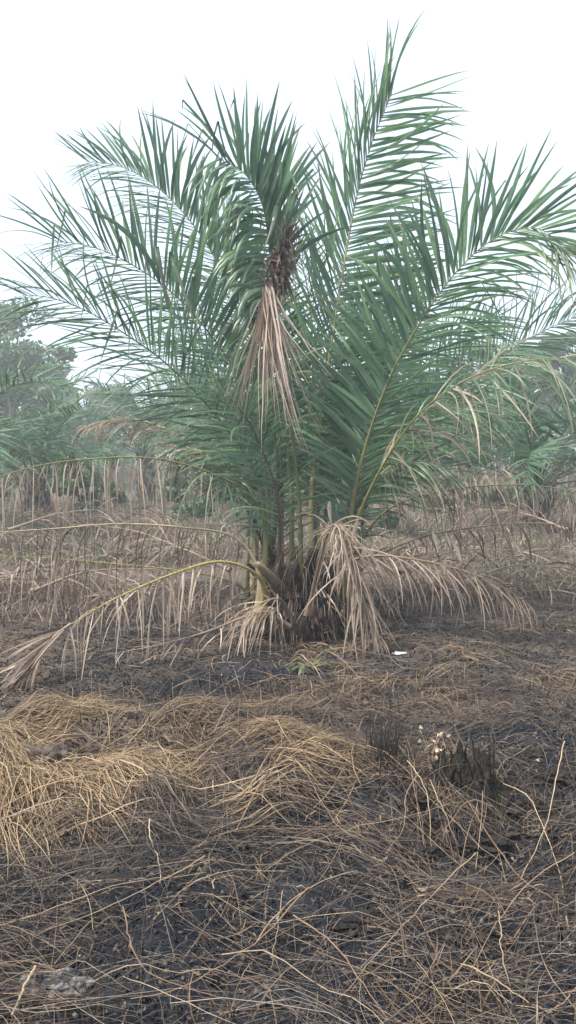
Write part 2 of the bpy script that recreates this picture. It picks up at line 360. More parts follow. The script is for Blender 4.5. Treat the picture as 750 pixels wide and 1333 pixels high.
# I, J: right low arches, brown green
F_('frond', px_path((410, 785, 7.0), (455, 715, 6.9), (510, 660, 6.7), (590, 637, 6.55), (680, 631, 6.4), (770, 642, 6.2)), (0, -.3, 1),
   t0=.36, lmax=.42, angs=((55, 40), (55, 40)), droop=(.5, .5), lift=-15, seed=9, spread=2.4, gap=.034, wid=.0065, ribtint=.4, ribdry=.3, tintb=-.2, hang=.45,
   dryrange=lambda u, g: np.clip(.3 + .5 * g.random(len(u)), 0, 1), kink=.3)
F_('frond', px_path((410, 790, 7.1), (465, 738, 7.0), (540, 702, 6.9), (620, 686, 6.8), (700, 681, 6.7), (775, 690, 6.6)), (0, -.3, 1),
   t0=.36, lmax=.4, angs=((50, 40), (50, 40)), droop=(.45, .5), lift=-15, seed=10, spread=2.4, gap=.036, wid=.0065, ribdry=.6, tintb=-.25, hang=.45, dry=.75, kink=.3)
# K: right dead frond hanging low
F_('frond', px_path((404, 790, 6.8), (432, 745, 6.65), (480, 724, 6.5), (540, 728, 6.4), (600, 742, 6.3), (650, 762, 6.25), (688, 786, 6.2)), (0, -1, .5),
   t0=.25, lmax=.5, angs=((60, 35), (38, 25)), droop=(.25, .3), side=(.45, 1), lift=0, seed=11, spread=1.9, gap=.028, wid=.0065, ribdry=1, dry=.95, kink=.2, tintb=-.08)
# L: broken dead frond folded over right of the trunk
F_('frond', px_path((402, 800, 6.55), (412, 750, 6.45), (425, 700, 6.35), (436, 682, 6.28), (450, 705, 6.22), (466, 755, 6.2), (480, 800, 6.2), (498, 838, 6.2)), (0, -1, .4),
   t0=.42, lmax=.62, angs=((55, 20), (60, 25)), droop=(.3, .3), lift=15, hang=.25, seed=12, gap=.020, wid=.0065, ribdry=1, dry=1, kink=.12, tintb=.22, spread=3.4, tipl=.4, basel=1)
# M: left arch with hanging leaflets, green near the trunk
F_('frond', px_path((366, 785, 6.8), (352, 690, 6.7), (322, 642, 6.6), (262, 611, 6.45), (192, 596, 6.3), (122, 597, 6.2), (50, 606, 6.1), (-25, 628, 6.0)), (0, -.3, 1),
   t0=.24, lmax=.62, angs=((55, 55), (55, 55)), droop=(.8, .8), lift=-25, seed=13, gap=.04, wid=.006, ribtint=.45, fallen=.12, spread=3.0, kink=.35, tintb=.1,
   hang=.72, dryrange=lambda u, g: np.clip(.1 + 2.4 * (u - .16), 0, 1) * g.uniform(.7, 1.1, len(u)), tipl=.7)
# N: left lower arch, dead
F_('frond', px_path((362, 790, 6.8), (342, 738, 6.7), (302, 698, 6.6), (232, 686, 6.4), (152, 682, 6.25), (72, 688, 6.1), (-25, 694, 6.0)), (0, -.3, 1),
   t0=.24, lmax=.6, angs=((50, 50), (50, 50)), droop=(.7, .7), lift=-20, seed=14, gap=.05, fallen=.15, spread=3.2, wid=.005, ribtint=.7, ribdry=.6, dry=1, kink=.25, tintb=-.22, tipl=.7, hang=.6)
# O: yellow rachis snapped down to the ground at the left
F_('frond', px_path((368, 800, 6.55), (352, 768, 6.45), (326, 742, 6.35), (282, 731, 6.2), (222, 748, 6.0), (152, 778, 5.8), (88, 815, 5.6)), (0, -.5, 1),
   t0=.3, lmax=.55, angs=((50, 60), (50, 60)), droop=(.55, .55), lift=-20, seed=15, gap=.05, wid=.0075, ribtint=.62, dry=1, fallen=.2, hang=.6, spread=2.4, stubs=True, tintb=.3, tipl=.9, kink=.2, rib=.024)
# O2: its dead end, leaflets bundled along the rachis
F_('frond', px_path((92, 812, 5.62), (70, 828, 5.57), (45, 860, 5.5), (15, 900, 5.42), (-25, 940, 5.35)), (0, -1, .5),
   t0=.02, lmax=.6, angs=((14, 8), (14, 8)), droop=(.06, .06), seed=16, gap=.02, wid=.010, rib=.008, ribdry=1, dry=1, tintb=-.05)
# Q: thin yellow rachis behind, nearly bare
F_('frond', px_path((350, 785, 7.2), (322, 765, 7.1), (285, 752, 7.0), (222, 741, 6.9), (150, 734, 6.8), (70, 727, 6.7), (-25, 722, 6.6)), (0, -.3, 1),
   t0=.3, lmax=.5, droop=(.6, .6), lift=-20, seed=17, gap=.07, wid=.006, ribtint=.55, ribdry=.25, dry=1, tintb=-.1, fallen=.4, hang=.6, stubs=True, rib=.016)
# R: low dead frond resting on the ground, left
F_('frond', px_path((374, 815, 6.4), (350, 798, 6.3), (318, 803, 6.2), (270, 822, 6.1), (205, 840, 6.02), (140, 852, 5.95)), (0, -.5, 1),
   t0=.16, lmax=.5, angs=((50, 40), (60, 40)), droop=(.3, .4), lift=5, seed=18, gap=.05, wid=.0065, fallen=.45, spread=3, hang=.3, ribdry=1, dry=1, tintb=0, kink=.3, basel=1.2, tipl=.3)
F_('frond', px_path((376, 800, 6.5), (364, 780, 6.35), (340, 785, 6.25), (322, 800, 6.2), (310, 830, 6.15)), (0, -.5, 1),
   t0=.3, lmax=.5, angs=((40, 30), (60, 40)), droop=(.3, .3), lift=10, seed=19, gap=.04, wid=.008, spread=2.5, ribdry=1, dry=1, tintb=.25, kink=.1, basel=1)
# left brown arches seen behind M
F_('frond', px_path((372, 785, 7.4), (345, 680, 7.6), (290, 610, 7.8), (230, 565, 8.0), (170, 545, 8.2), (110, 555, 8.4)), (0, -.3, 1),
   t0=.3, lmax=.55, droop=(.3, .3), seed=20, gap=.04, wid=.011, ribtint=.8, dry=.85, tintb=-.1, lift=10, kink=.2)
F_('frond', px_path((374, 785, 7.2), (350, 690, 7.3), (320, 630, 7.4), (270, 590, 7.5), (215, 578, 7.6)), (0, -.3, 1),
   t0=.3, lmax=.5, droop=(.3, .3), seed=21, gap=.045, wid=.011, ribtint=.8, dry=.7, lift=10, kink=.2)
# filling fronds of the crown: left, centre and right, near and far
fills = [
 (px_path((384, 770, 7.2), (345, 600, 7.6), (300, 500, 7.9), (255, 440, 8.1), (215, 400, 8.2)), (.2, -1, .4), .85, .05),
 (px_path((388, 770, 7.3), (372, 600, 7.7), (350, 470, 8.0), (325, 380, 8.2), (290, 300, 8.2)), (.2, -1, .2), .8, .0),
 (px_path((392, 770, 7.3), (398, 600, 7.8), (405, 480, 8.1), (402, 390, 8.2), (385, 310, 8.2)), (0, -1, .2), .8, .0),
 (px_path((400, 770, 7.3), (430, 600, 7.6), (470, 480, 7.9), (505, 400, 8.0), (530, 330, 8.1)), (-.1, -1, .3), .85, .0),
 (px_path((402, 770, 7.4), (450, 620, 7.8), (510, 520, 8.2), (580, 450, 8.5), (650, 410, 8.8)), (-.2, -1, .5), .85, .1),
 (px_path((386, 770, 6.8), (365, 660, 6.6), (335, 580, 6.5), (305, 525, 6.4), (262, 490, 6.4)), (.2, -1, .6), .7, .0),
 (px_path((404, 775, 7.1), (450, 670, 7.2), (500, 590, 7.3), (560, 540, 7.4), (625, 520, 7.4)), (-.2, -1, .6), .75, .15),
 (px_path((394, 770, 7.1), (405, 650, 7.3), (425, 560, 7.5), (460, 470, 7.7), (510, 395, 7.8)), (-.2, -1, .3), .85, .0),
 (px_path((400, 775, 7.0), (440, 680, 6.9), (490, 620, 6.8), (545, 600, 6.7), (600, 615, 6.6)), (-.2, -.8, .8), .6, .3),
 (px_path((380, 770, 7.3), (335, 640, 7.6), (280, 560, 7.9), (220, 520, 8.2), (150, 500, 8.5)), (.2, -1, .6), .75, .15),
 (px_path((398, 770, 7.6), (410, 640, 8.0), (440, 540, 8.5), (480, 470, 9.0), (540, 430, 9.4)), (-.2, -1, .6), .85, .05),
 (px_path((382, 770, 7.6), (360, 640, 8.1), (320, 540, 8.6), (270, 480, 9.0), (200, 440, 9.4)), (.2, -1, .6), .85, .05),
]
for i, (pa, nn, lm, dr) in enumerate(fills):
    pa = [q + np.array([((i * 37) % 11 - 5) * .022, ((i * 53) % 7 - 3) * .03, 0]) * (1 - j / 4) ** 2 for j, q in enumerate(pa)]
    F_('frond', pa, nn, t0=.25, lmax=lm, angs=((58, 26), (58, 26)), droop=(.09, .12), seed=40 + i, gap=.037, wid=(.012, .014, .011)[i % 3], dry=dr, kink=.12, ribtint=(.1, .3, .0)[i % 3], ribdry=(.5, .1, .9)[i % 3], tintb=(-.1, .05, 0)[i % 3])
# the broken spear: scorched head on a green stalk with a pale tassel of dead leaflets
F_('frond', px_path((392, 775, 6.7), (390, 660, 6.6), (378, 540, 6.5), (366, 440, 6.42), (356, 375, 6.4), (368, 330, 6.4), (375, 300, 6.4)), (0, -1, .1),
   t0=.83, lmax=.24, angs=((18, 15), (18, 15)), droop=(.02, .02), seed=70, gap=.012, wid=.012, dry=1, leafmat=M_TASSEL, tintb=-.42, spread=3.2, lift=0, kink=.7, ribtint=.2, basel=1, tipl=.9, rib=.02)
def tassel():
    g = np.random.default_rng(71); n = 110; k = 8; mb = MB()
    st = P(350, 378, 6.35) + g.normal(0, .022, (n, 3)); az = g.uniform(0, 2 * math.pi, n)
    ex = g.beta(1.3, 1.6, n); ln = g.uniform(.5, 1.2, n) * (1 + .0 * ex); lean = np.stack([np.cos(az) * .62 * ex + .25 * g.random(n) ** 2, np.sin(az) * .24 * ex, -np.ones(n)], 1)
    s = np.linspace(0, 1, k)[None, :, None]
    off = lean[:, None] * ln[:, None, None] * s; off[..., 0] += (s[..., 0] ** 2) * (g.normal(.02, .07, (n, 1)) + .22 * np.clip(ln[:, None] - .7, 0, 1))
    pts = st[:, None] + off
    pts = pts + np.cumsum(g.normal(0, .006, (n, k, 3)), 1)
    W = nrm(np.stack([np.cos(az + 1), np.sin(az + 1), 0 * az], 1))[:, None] * (np.interp(np.linspace(0, 1, k), [0, .1, .5, 1], [.5, 1, .8, .1])[None, :, None] * .0075)
    mb.strips(pts, np.broadcast_to(W, pts.shape), None, np.clip(g.normal(.72, .16, n), 0, 1), 1.0)
    f = mb.build('dead_tassel', M_TASSEL, palm, off=PB); tag(f, 'pale pinkish tassel of dead leaflets')
    mb = MB(); n = 130
    st = P(366, 350, 6.42) + g.normal(0, .025, (n, 3)) * np.array([1.2, 1, 3.2]); d = nrm(np.stack([g.normal(.1, .5, n), g.normal(0, .5, n), g.normal(.1, .9, n)], 1))
    s = np.linspace(0, 1, 4)[None, :, None]; pts = st[:, None] + d[:, None] * s * g.uniform(.05, .19, (n, 1, 1)); pts[..., 2] -= (s[..., 0] ** 2) * .07
    W = nrm(np.cross(d, g.normal(0, 1, (n, 3))))[:, None] * np.array([1, .9, .6, .1])[None, :, None] * .013
    mb.strips(pts, np.broadcast_to(W, pts.shape), None, g.uniform(0, .35, n), 1.0)
    f = mb.build('scorched_spear', M_TASSEL, palm, off=PB); tag(f, 'burnt brown broken spear leaves')
tassel()
def arcs(c, n, sd, vx, vy, vz, drop, name, lab, wid=.0055, tint=(.65, .2)):
    g = np.random.default_rng(sd); k = 9; s = np.linspace(0, 1, k)[None, :, None]; mb = MB()
    v = np.stack([g.uniform(*vx, n), g.uniform(*vy, n), g.uniform(*vz, n)], 1)[:, None]
    pts = c + g.normal(0, .02, (n, 1, 3)) + v * s + np.array([0, 0, -1.]) * s ** 2 * g.uniform(*drop, (n, 1, 1)) + g.normal(0, .004, (n, k, 3))
    W = nrm(g.normal(0, 1, (n, 3)))[:, None] * np.interp(np.linspace(0, 1, k), [0, .15, .6, 1], [.6, 1, .8, .1])[None, :, None] * wid
    mb.strips(pts, np.broadcast_to(W, pts.shape), None, np.clip(g.normal(tint[0], tint[1], n), 0, 1), 1.0)
    tag(mb.build(name, M_LEAF, palm, off=PB), lab)
arcs(P(436, 690, 6.28), 24, 72, (-.42, .1), (-.3, .2), (.0, .22), (.25, .75), 'dead_leaflets', 'pale dead leaflets arching left from the folded frond')
arcs(P(436, 688, 6.28), 14, 73, (-.15, .5), (-.3, .2), (.0, .2), (.4, 1.0), 'dead_leaflets', 'pale dead leaflets spilling right from the folded frond')
arcs(P(352, 795, 6.2), 26, 74, (-.35, .12), (-.3, .1), (.05, .2), (.3, .6), 'dead_leaflets', 'pale dead leaflets curling down left of the trunk', wid=.006)
def curled():
    g = np.random.default_rng(75)
    for px, py, h, Y in ((431, 660, .16, 6.25), (459, 690, .2, 6.2), (446, 700, .22, 6.22), (570, 700, .16, 6.3), (579, 728, .12, 6.3), (601, 712, .14, 6.3)):
        c = P(px, py + 20, Y); t = np.linspace(0, 1, 6)[:, None]; pts = c + np.array([g.normal(0, .03), 0, h]) * t + np.array([g.normal(0, .05), -.02, 0]) * t ** 2
        mb = MB(); mb.strips(pts[None], (np.array([[1, .3, 0]]) * np.array([.3, .6, .9, 1.1, 1, .3])[:, None] * .014)[None], (np.array([[0, -.006, 0]]) * np.ones((6, 1)))[None], .95 * (g.random() > .3), 1)
        mb.build('curled_leaf_tip', M_LEAF, palm, off=PB)
curled()
# trunk: short charred bole, petiole bases, fibres
def trunk():
    g = np.random.default_rng(80)
    mb = MB(); c = PB + np.array([0, .05, .0])
    k = 9; z = np.linspace(-.1, .5, k)
    mb.lump(c + [0, 0, .15], (.36, .32, .40), 3, rough=.4, nu=26, nv=16, freq=3)
    for i in range(26):
        a = g.uniform(0, 2 * math.pi); mb.lump(c + [math.cos(a) * .30, math.sin(a) * .28, g.uniform(.0, .46)], tuple(g.uniform(.04, .10, 3)), i, rough=.5, nu=10, nv=7)
    tr = mb.build('trunk', M_CHAR, palm, smooth=False, off=PB)
    for i in range(26):
        a = i * 2.4; zz = .02 + .021 * i; rr = .32 - .14 * (i / 26)
        o = c + np.array([math.cos(a) * rr, math.sin(a) * rr, zz]); out = np.array([math.cos(a), math.sin(a), 0]) * g.uniform(.08, .17) + np.array([0, 0, g.uniform(.12, .22)])
        if i > 13: out = out * g.uniform(1.2, 2.3)
        pts = np.stack([o, o + out * .5, o + out, o + out * 1.02]); b = MB()
        b.tubes(pts[None], np.array([[.07, .055, .042, .004]]), 8, g.uniform(0, .6), g.uniform(.4, 1), flat=.55)
        b.build('leaf_base', (M_RIB, M_FIBRE, M_CHAR, M_CHAR)[i % 4], palm, off=PB)
    f = MB(); n = 700
    a = g.uniform(0, 2 * math.pi, n); r0 = g.uniform(.15, .38, n)
    st = c + np.stack([np.cos(a) * r0, np.sin(a) * r0, g.uniform(.03, .5, n)], 1); d = np.stack([np.cos(a) * g.uniform(0, .25, n), np.sin(a) * g.uniform(0, .25, n), g.uniform(-.3, .1, n)], 1)
    s = np.linspace(0, 1, 4)[None, :, None]; pts = st[:, None] + d[:, None] * s; pts[..., 2] -= s[..., 0] ** 2 * g.uniform(0, .12, (n, 1)); pts[..., 2] = np.maximum(pts[..., 2], PB[2] + .01)
    W = nrm(g.normal(0, 1, (n, 3)))[:, None] * np.array([1, .9, .6, .2])[None, :, None] * .0045
    f.strips(pts, np.broadcast_to(W, pts.shape), None, g.uniform(0, .8, n), 1.0)
    f.build('fibre_mat', M_LEAF, palm, off=PB)
    f = MB(); n = 300; k = 7
    a = g.uniform(0, 2 * math.pi, n); r0 = g.uniform(.05, .2, n); ca, sa = np.cos(a), np.sin(a)
    st = c + np.stack([ca * r0, sa * r0, g.uniform(.35, .8, n)], 1); rr = g.uniform(.05, .5, n); s = np.linspace(0, 1, k)[None]; ln = g.uniform(.3, .75, n)[:, None]
    pts = np.stack([st[:, :1] + (ca * rr)[:, None] * s ** .7, st[:, 1:2] + (sa * rr)[:, None] * s ** .7, st[:, 2:] + .12 * s - ln * s ** 1.8], -1) + g.normal(0, .008, (n, k, 3)); pts[..., 2] = np.maximum(pts[..., 2], PB[2] + .01 + .02 * g.random((n, 1)))
    W = nrm(g.normal(0, 1, (n, 3)))[:, None] * np.interp(np.linspace(0, 1, k), [0, .3, 1], [.5, 1, .1])[None, :, None] * .0075
    f.strips(pts, np.broadcast_to(W, pts.shape), None, np.clip(g.normal(.25, .25, n), 0, 1), 1.0)
    tag(f.build('dead_skirt', M_LEAF, palm, off=PB), 'shaggy brown dead leaflets hanging round the charred base')
    b = MB(); b.lump(P(411, 806, 6.52), (.045, .04, .08), 5, rough=.7, nu=26, nv=18); tag(b.build('fruit_bunch_stub', M_FIBRE, palm, off=PB), 'tan ragged knob low on the trunk')
trunk()

# ------------------------------------------------------------------ ground
def litter_mask(x, y):
    """where straw and brown litter lie (1) against bare char (0)"""
    m = .95 * np.clip(bump(x, y, -1.2, 3.95, 1.25, .7) * 1.35, 0, 1) + .75 * bump(x, y, -.2, 4.5, .9, .42) + .8 * bump(x, y, 1.55, 4.9, .9, .32)
    m = m + .45 * bump(x, y, 1.3, 2.9, .6, .5) + .65 * np.clip((y - 8.0) / 2, 0, 1) + .6 * bump(x, y, 2.6, 7.2, 1.2, 1.4) + .5 * bump(x, y, -2.6, 6.3, 1.0, 1.0)
    m = m + .44 * np.clip((y - 4.9) / .8, 0, 1) * (1 - .9 * bump(x, y, -.2, 5.6, .55, .35))
    m = m * (1 - .97 * bump(x, y, .70, 3.4, .7, .5))
    m = m * (.65 + .7 * vnoise(x, y, .35, 6)) + .28 * (vnoise(x, y, .6, 7) - .45)
    return np.clip(m, 0, 1)
def ground():
    xs = np.concatenate([-np.geomspace(400, 3.05, 45), np.arange(-3, 3.001, .028), np.geomspace(3.05, 400, 45)])
    ys = np.concatenate([np.linspace(-60, 1.4, 24), np.arange(1.45, 8, .028), np.geomspace(8.05, 900, 90)])
    X, Y = np.meshgrid(xs, ys); Z = height(X, Y); V = np.stack([X, Y, Z], -1).reshape(-1, 3); c = len(xs)
    i = np.arange(len(ys) - 1)[:, None] * c + np.arange(c - 1)[None]
    mb = MB(); mb.add(V, np.stack([i, i + 1, i + c + 1, i + c], -1), litter_mask(X, Y).ravel(), 0)
    o = mb.build('ground', ground_material(), smooth=True); o.data.attributes['tint'].name = 'litter'
    tag(o, kind='structure')
ground()

# ------------------------------------------------------------------ straw and stalks (numpy strands lying on the ground)
def strands(n, sampler, L, head, head_sd, w, k=6, curv=.9, lay=(.0, .05), arch=(0, .05), tint=(.5, .2), dry=(0, .2), g=None, tube=False, mb=None, sag=True):
    g = g or np.random.default_rng(1); mb = mb or MB()
    x, y = sampler(n, g); n = len(x)
    th = (head(x, y) if callable(head) else head) + g.normal(0, head_sd, n); le = g.uniform(*L, n); cv = g.normal(0, curv, n)
    s = np.linspace(0, 1, k); pts = np.zeros((n, k, 3)); px, py = x - np.cos(th) * le / 2, y - np.sin(th) * le / 2
    for i in range(k):
        pts[:, i, 0] = px; pts[:, i, 1] = py; a = th + cv * (s[i] - .5); px = px + np.cos(a) * le / (k - 1); py = py + np.sin(a) * le / (k - 1)
    zg = height(pts[..., 0], pts[..., 1]); zs = zg * .55 + zg.mean(1, keepdims=True) * .45 if sag else zg
    zs = np.maximum(zs, zg + .003)
    ly = g.uniform(0, 1, (n, 1)) ** 1.6 * (lay[1] - lay[0]) + lay[0]; tiltz = g.normal(0, .04, (n, 1)) * (s[None] - .5) * 2 * le[:, None]
    ar = g.uniform(*arch, (n, 1)) * np.sin(s * math.pi)[None]
    pts[..., 2] = np.maximum(zs + ly + tiltz * .6 + ar, zg + .003)
    tn = np.clip(g.normal(tint[0], tint[1], n), 0, 1); dn = np.clip(dry[0] + g.uniform(0, 1, n) * (dry[1] - dry[0]) + 1.5 * (vnoise(x, y, .3, 19) - .5), 0, 1)
    if tube: mb.tubes(pts, (w * g.uniform(.6, 1.4, (n, 1)) * np.linspace(1, .5, k)[None]), 4, tn, dn)
    else:
        T = nrm(np.gradient(pts, axis=1)); ro = g.normal(0, .6, (n, 1, 1)); up = np.concatenate([np.sin(ro) * 1, 0 * ro, np.cos(ro)], -1)
        W = nrm(np.cross(T, np.broadcast_to(up, T.shape))) * (w * g.uniform(.5, 1.5, (n, 1, 1)) * np.interp(s, [0, .2, .7, 1], [.6, 1, .9, .15])[None, :, None])
        mb.strips(pts, W, None, tn, dn)
    return mb
def samp(x0, x1, y0, y1, fn):
    def s(n, g):
        x = g.uniform(x0, x1, n * 6); y = g.uniform(y0, y1, n * 6); k = g.random(n * 6) < fn(x, y); return x[k][:n], y[k][:n]
    return s
wedge = lambda x, y: (np.abs(x) < .42 * y + .5)
g1 = np.random.default_rng(100)
flow = lambda x, y: .3 + .8 * (vnoise(x, y, .28, 11) - .5) * 2 - .5 * np.clip(-(x + .9), 0, 1)
mound = lambda x, y: wedge(x, y) * np.clip(bump(x, y, -1.25, 3.95, 1.2, .62) * 1.2 + .5 * bump(x, y, -.35, 4.45, .6, .28) - .15, 0, 1) * np.clip(3.5 * (vnoise(x, y, .3, 17) - .36), .03, 1)
mb = strands(8500, samp(-3, 1.2, 3.0, 5.4, mound), (.18, .55), flow, .62, .0019, k=6, curv=.45, lay=(0, .07), arch=(0, .05), tint=(.62, .2), dry=(.05, .75), g=g1)
mb = strands(1500, samp(-2.6, -.4, 3.1, 3.9, lambda x, y: wedge(x, y) * bump(x, y, -1.35, 3.5, .7, .25)), (.2, .5), lambda x, y: -1.0 + 0 * x, .35, .0017, lay=(0, .05), arch=(0, .09), tint=(.7, .15), dry=(0, .2), g=g1, mb=mb)
tag(mb.build('straw_mat', M_STRAW), 'matted yellow straw heaped over the low mound at the left', 'straw', kind='stuff')
rightm = lambda x, y: wedge(x, y) * np.clip(litter_mask(x, y) * 1.15 + .02, 0, 1) * np.clip((y - 2.4) / 1.5, .1, 1)
mb = strands(3600, samp(-3, 3.2, 2.0, 5.6, lambda x, y: rightm(x, y) * (x > -.6)), (.12, .5), lambda x, y: .1 + 2.2 * (vnoise(x, y, .7, 12) - .5) * 2, .8, .0015, curv=.5, lay=(0, .05), arch=(0, .05), tint=(.5, .27), dry=(.25, 1.1), g=g1)
mb = strands(10000, samp(-3, 3, 1.9, 5.5, lambda x, y: wedge(x, y) * (.25 + .75 * litter_mask(x, y)) * (vnoise(x, y, .25, 18) > .38) * np.clip((y - 2.4) / 1.2, .12, 1)), (.02, .10), 0, 1.6, .0021, k=3, lay=(0, .05), arch=(0, .008), tint=(.45, .28), dry=(.1, 1.1), curv=.5, g=g1, mb=mb)
tag(mb.build('straw_litter', M_STRAW), 'thin brown straw litter scattered over the charred ground', 'straw', kind='stuff')
mb = strands(1500, samp(-2.2, 2.2, 1.6, 3.9, lambda x, y: wedge(x, y) * np.clip(2.2 * (vnoise(x, y, .5, 8) - .3), .1, 1)), (.25, .9), lambda x, y: .5 + 2.4 * (vnoise(x, y, .9, 13) - .5) * 2, .9, .0010, k=7, lay=(0, .05), arch=(0, .06), tint=(.45, .3), dry=(.45, 1.3), curv=.45, g=g1, tube=True)
mb = strands(9000, samp(-2.2, 2.2, 1.6, 4.2, wedge), (.04, .2), 0, 1.6, .0009, k=4, lay=(0, .02), arch=(0, .02), tint=(.35, .3), dry=(.5, 1.4), curv=.6, g=g1, tube=True, mb=mb)
tag(mb.build('grass_stalk_litter', M_STEM), 'tangle of thin scorched grass stalks across the foreground', 'grass stalks', kind='stuff')
mb = strands(12000, samp(-5, 5, 4.9, 10, lambda x, y: (.25 + .75 * litter_mask(x, y)) * (np.abs(x) < .5 * y + .6)), (.08, .4), 0, 1.6, .0028, lay=(0, .025), arch=(0, .03), tint=(.45, .25), dry=(.2, 1), g=g1)
tag(mb.build('charred_stubble', M_STRAW), 'short scattered stubble on the black ground round the palm', 'stubble', kind='stuff')
# upright scorched blades and thin burnt stems in the near ground
def upright(n, sampler, H, w, tint, dry, lean=.35, k=5, g=None, bend=.25, mb=None):
    mb = mb or MB(); x, y = sampler(n, g); n = len(x); z = height(x, y); az = g.uniform(0, 6.283, n); h = g.uniform(*H, n)
    s = np.linspace(0, 1, k)[None, :, None]; d = np.stack([np.cos(az), np.sin(az), 0 * az], 1)[:, None]
    le = (g.normal(0, lean, n) * h)[:, None, None]; be = (np.abs(g.normal(0, bend, n)) * h)[:, None, None]
    pts = np.stack([x, y, z - .01], 1)[:, None] + d * (le * s + be * s ** 2) + np.array([0, 0, 1.]) * h[:, None, None] * (s - .35 * s ** 3 * g.random((n, 1, 1)))
    a2 = az + g.uniform(0, 3.14, n); W = np.stack([np.cos(a2), np.sin(a2), 0 * a2], 1)[:, None] * (w * g.uniform(.5, 1.5, (n, 1, 1)) * np.interp(np.linspace(0, 1, k), [0, .3, 1], [.8, 1, .15])[None, :, None])
    mb.strips(pts, np.broadcast_to(W, pts.shape), None, np.clip(g.normal(tint[0], tint[1], n), 0, 1), np.clip(g.uniform(*dry, n), 0, 1))
    return mb
g2 = np.random.default_rng(200)
mb = upright(1800, samp(-2.6, 2.8, 2.0, 5.4, lambda x, y: wedge(x, y) * (vnoise(x, y, .5, 21) > .45) * .8), (.05, .22), .0022, (.5, .3), (.2, 1), g=g2, lean=.6)
mb = upright(520, samp(.2, .7, 3.4, 4.2, lambda x, y: bump(x, y, .46, 3.85, .065, .12)), (.1, .34), .002, (.25, .2), (.8, 1), g=g2, mb=mb)
SX, SY, _ = G(612, 1030)
mb = upright(420, samp(SX - .5, SX + .4, SY - .35, SY + .3, lambda x, y: np.clip(bump(x, y, SX, SY, .26, .2) - .5 * bump(x, y, SX, SY, .12, .1), 0, 1)), (.06, .24), .0016, (.5, .3), (.2, 1), g=g2, lean=.8, bend=.6, mb=mb)
tag(mb.build('burnt_grass_tufts', M_STRAW), 'sparse burnt grass blades sticking up from the near ground', 'grass', kind='stuff')

# char crumbs and pale flakes
def crumbs(n, sampler, r, name, m, label, cat, g, tint=(.3, .3), dry=(.5, 1), flat=1.0):
    x, y = sampler(n, g); n = len(x); z = height(x, y); rr = g.uniform(*r, n)
    base = np.array([[1, 0, 0], [0, 1, 0], [-1, 0, 0], [0, -1, 0], [0, 0, 1], [0, 0, -.6]], float)
    V = base[None] * rr[:, None, None] * g.uniform(.5, 1.3, (n, 6, 1)); V[..., 2] *= flat
    a = g.uniform(0, 6.28, n); c, s = np.cos(a)[:, None], np.sin(a)[:, None]; V = np.stack([V[..., 0] * c - V[..., 1] * s * .6, V[..., 0] * s + V[..., 1] * c * .6, V[..., 2]], -1)
    V += np.stack([x, y, z + rr * .3 * flat], 1)[:, None]
    q = [(0, 1, 4, 4), (1, 2, 4, 4), (2, 3, 4, 4), (3, 0, 4, 4)]
    # quads: roofs made of two split quads (shared ridge point duplicated is avoided by using mid points)
    q = np.array([(0, 1, 4, 3), (1, 2, 3, 4), (0, 3, 2, 5), (0, 5, 2, 1)])
    Fc = (np.arange(n)[:, None, None] * 6 + q[None]).reshape(-1, 4)
    mb = MB(); mb.add(V, Fc, np.repeat(np.clip(g.normal(tint[0], tint[1], n), 0, 1), 6), np.repeat(g.uniform(*dry, n), 6)); o = mb.build(name, m)
    return tag(o, label, cat, kind='stuff')
g3 = np.random.default_rng(300)
crumbs(34000, samp(-4, 4, 1.7, 8.5, lambda x, y: (np.abs(x) < .45 * y + .4) * (.3 + .7 * vnoise(x, y, .5, 31)) * np.clip(9 / y ** 1.3, 0, 1)), (.004, .017), 'char_crumbs', M_STEM, 'black and brown crumbs of charred soil', 'charred soil', g3, (.15, .3), (.9, 1))
crumbs(1300, samp(-3, 3, 1.8, 8, lambda x, y: (np.abs(x) < .45 * y + .4) * vnoise(x, y, .4, 33)), (.003, .011), 'pale_flakes', M_PALE, 'small pale flakes of ash and leaf on the ground', 'ash flakes', g3, (.4, .3), (1, 1), .35)

crumbs(9000, samp(-3, 3, 1.8, 5.6, lambda x, y: wedge(x, y) * (.25 + .75 * vnoise(x, y, .3, 35))), (.006, .024), 'leaf_fragments', M_STRAW, 'charred and brown fragments of dead leaves lying on the black ground', 'leaf litter', g3, (.4, .3), (.5, 1.5), .18)

# ------------------------------------------------------------------ dry undergrowth behind the palm (uncountable) and far grass
g4 = np.random.default_rng(400)
den = lambda x, y: (np.abs(x) < .42 * y + 1) * np.clip(.10 + 1.9 * (vnoise(x, y, 1.3, 41) - .35), 0, 1) * np.clip(1 - .9 * bump(x, y, .13, 7.0, 1.0, 1.0), 0, 1) * np.clip(1 - 1.1 * bump(x, y, 2.6, 7.6, 1.3, 1.0), 0.05, 1) * np.clip((y - 7.0 + .35 * np.clip(-x, 0, 3)) / 1.6, .08, 1) * np.clip(14 / y, .1, 1)
mb = upright(30000, samp(-14, 14, 7.2, 30, den), (.06, .38), .0055, (.45, .34), (.75, 1), g=g4, lean=.45, bend=.4)
mb = upright(9000, samp(-14, 14, 9.5, 30, lambda x, y: den(x, y) * (vnoise(x, y, 2.0, 43) > .4)), (.1, .45), .006, (.6, .28), (0, .5), g=g4, lean=.5, bend=.4, mb=mb)
mb = strands(9000, samp(-12, 12, 8.3, 22, den), (.2, .7), 0, 1.6, .006, lay=(0, .3), arch=(0, .15), tint=(.5, .28), dry=(.75, 1), g=g4, mb=mb)
tag(mb.build('dry_undergrowth', M_BRUSH), 'dry brown undergrowth and dead grass behind the palm', 'undergrowth', kind='stuff')
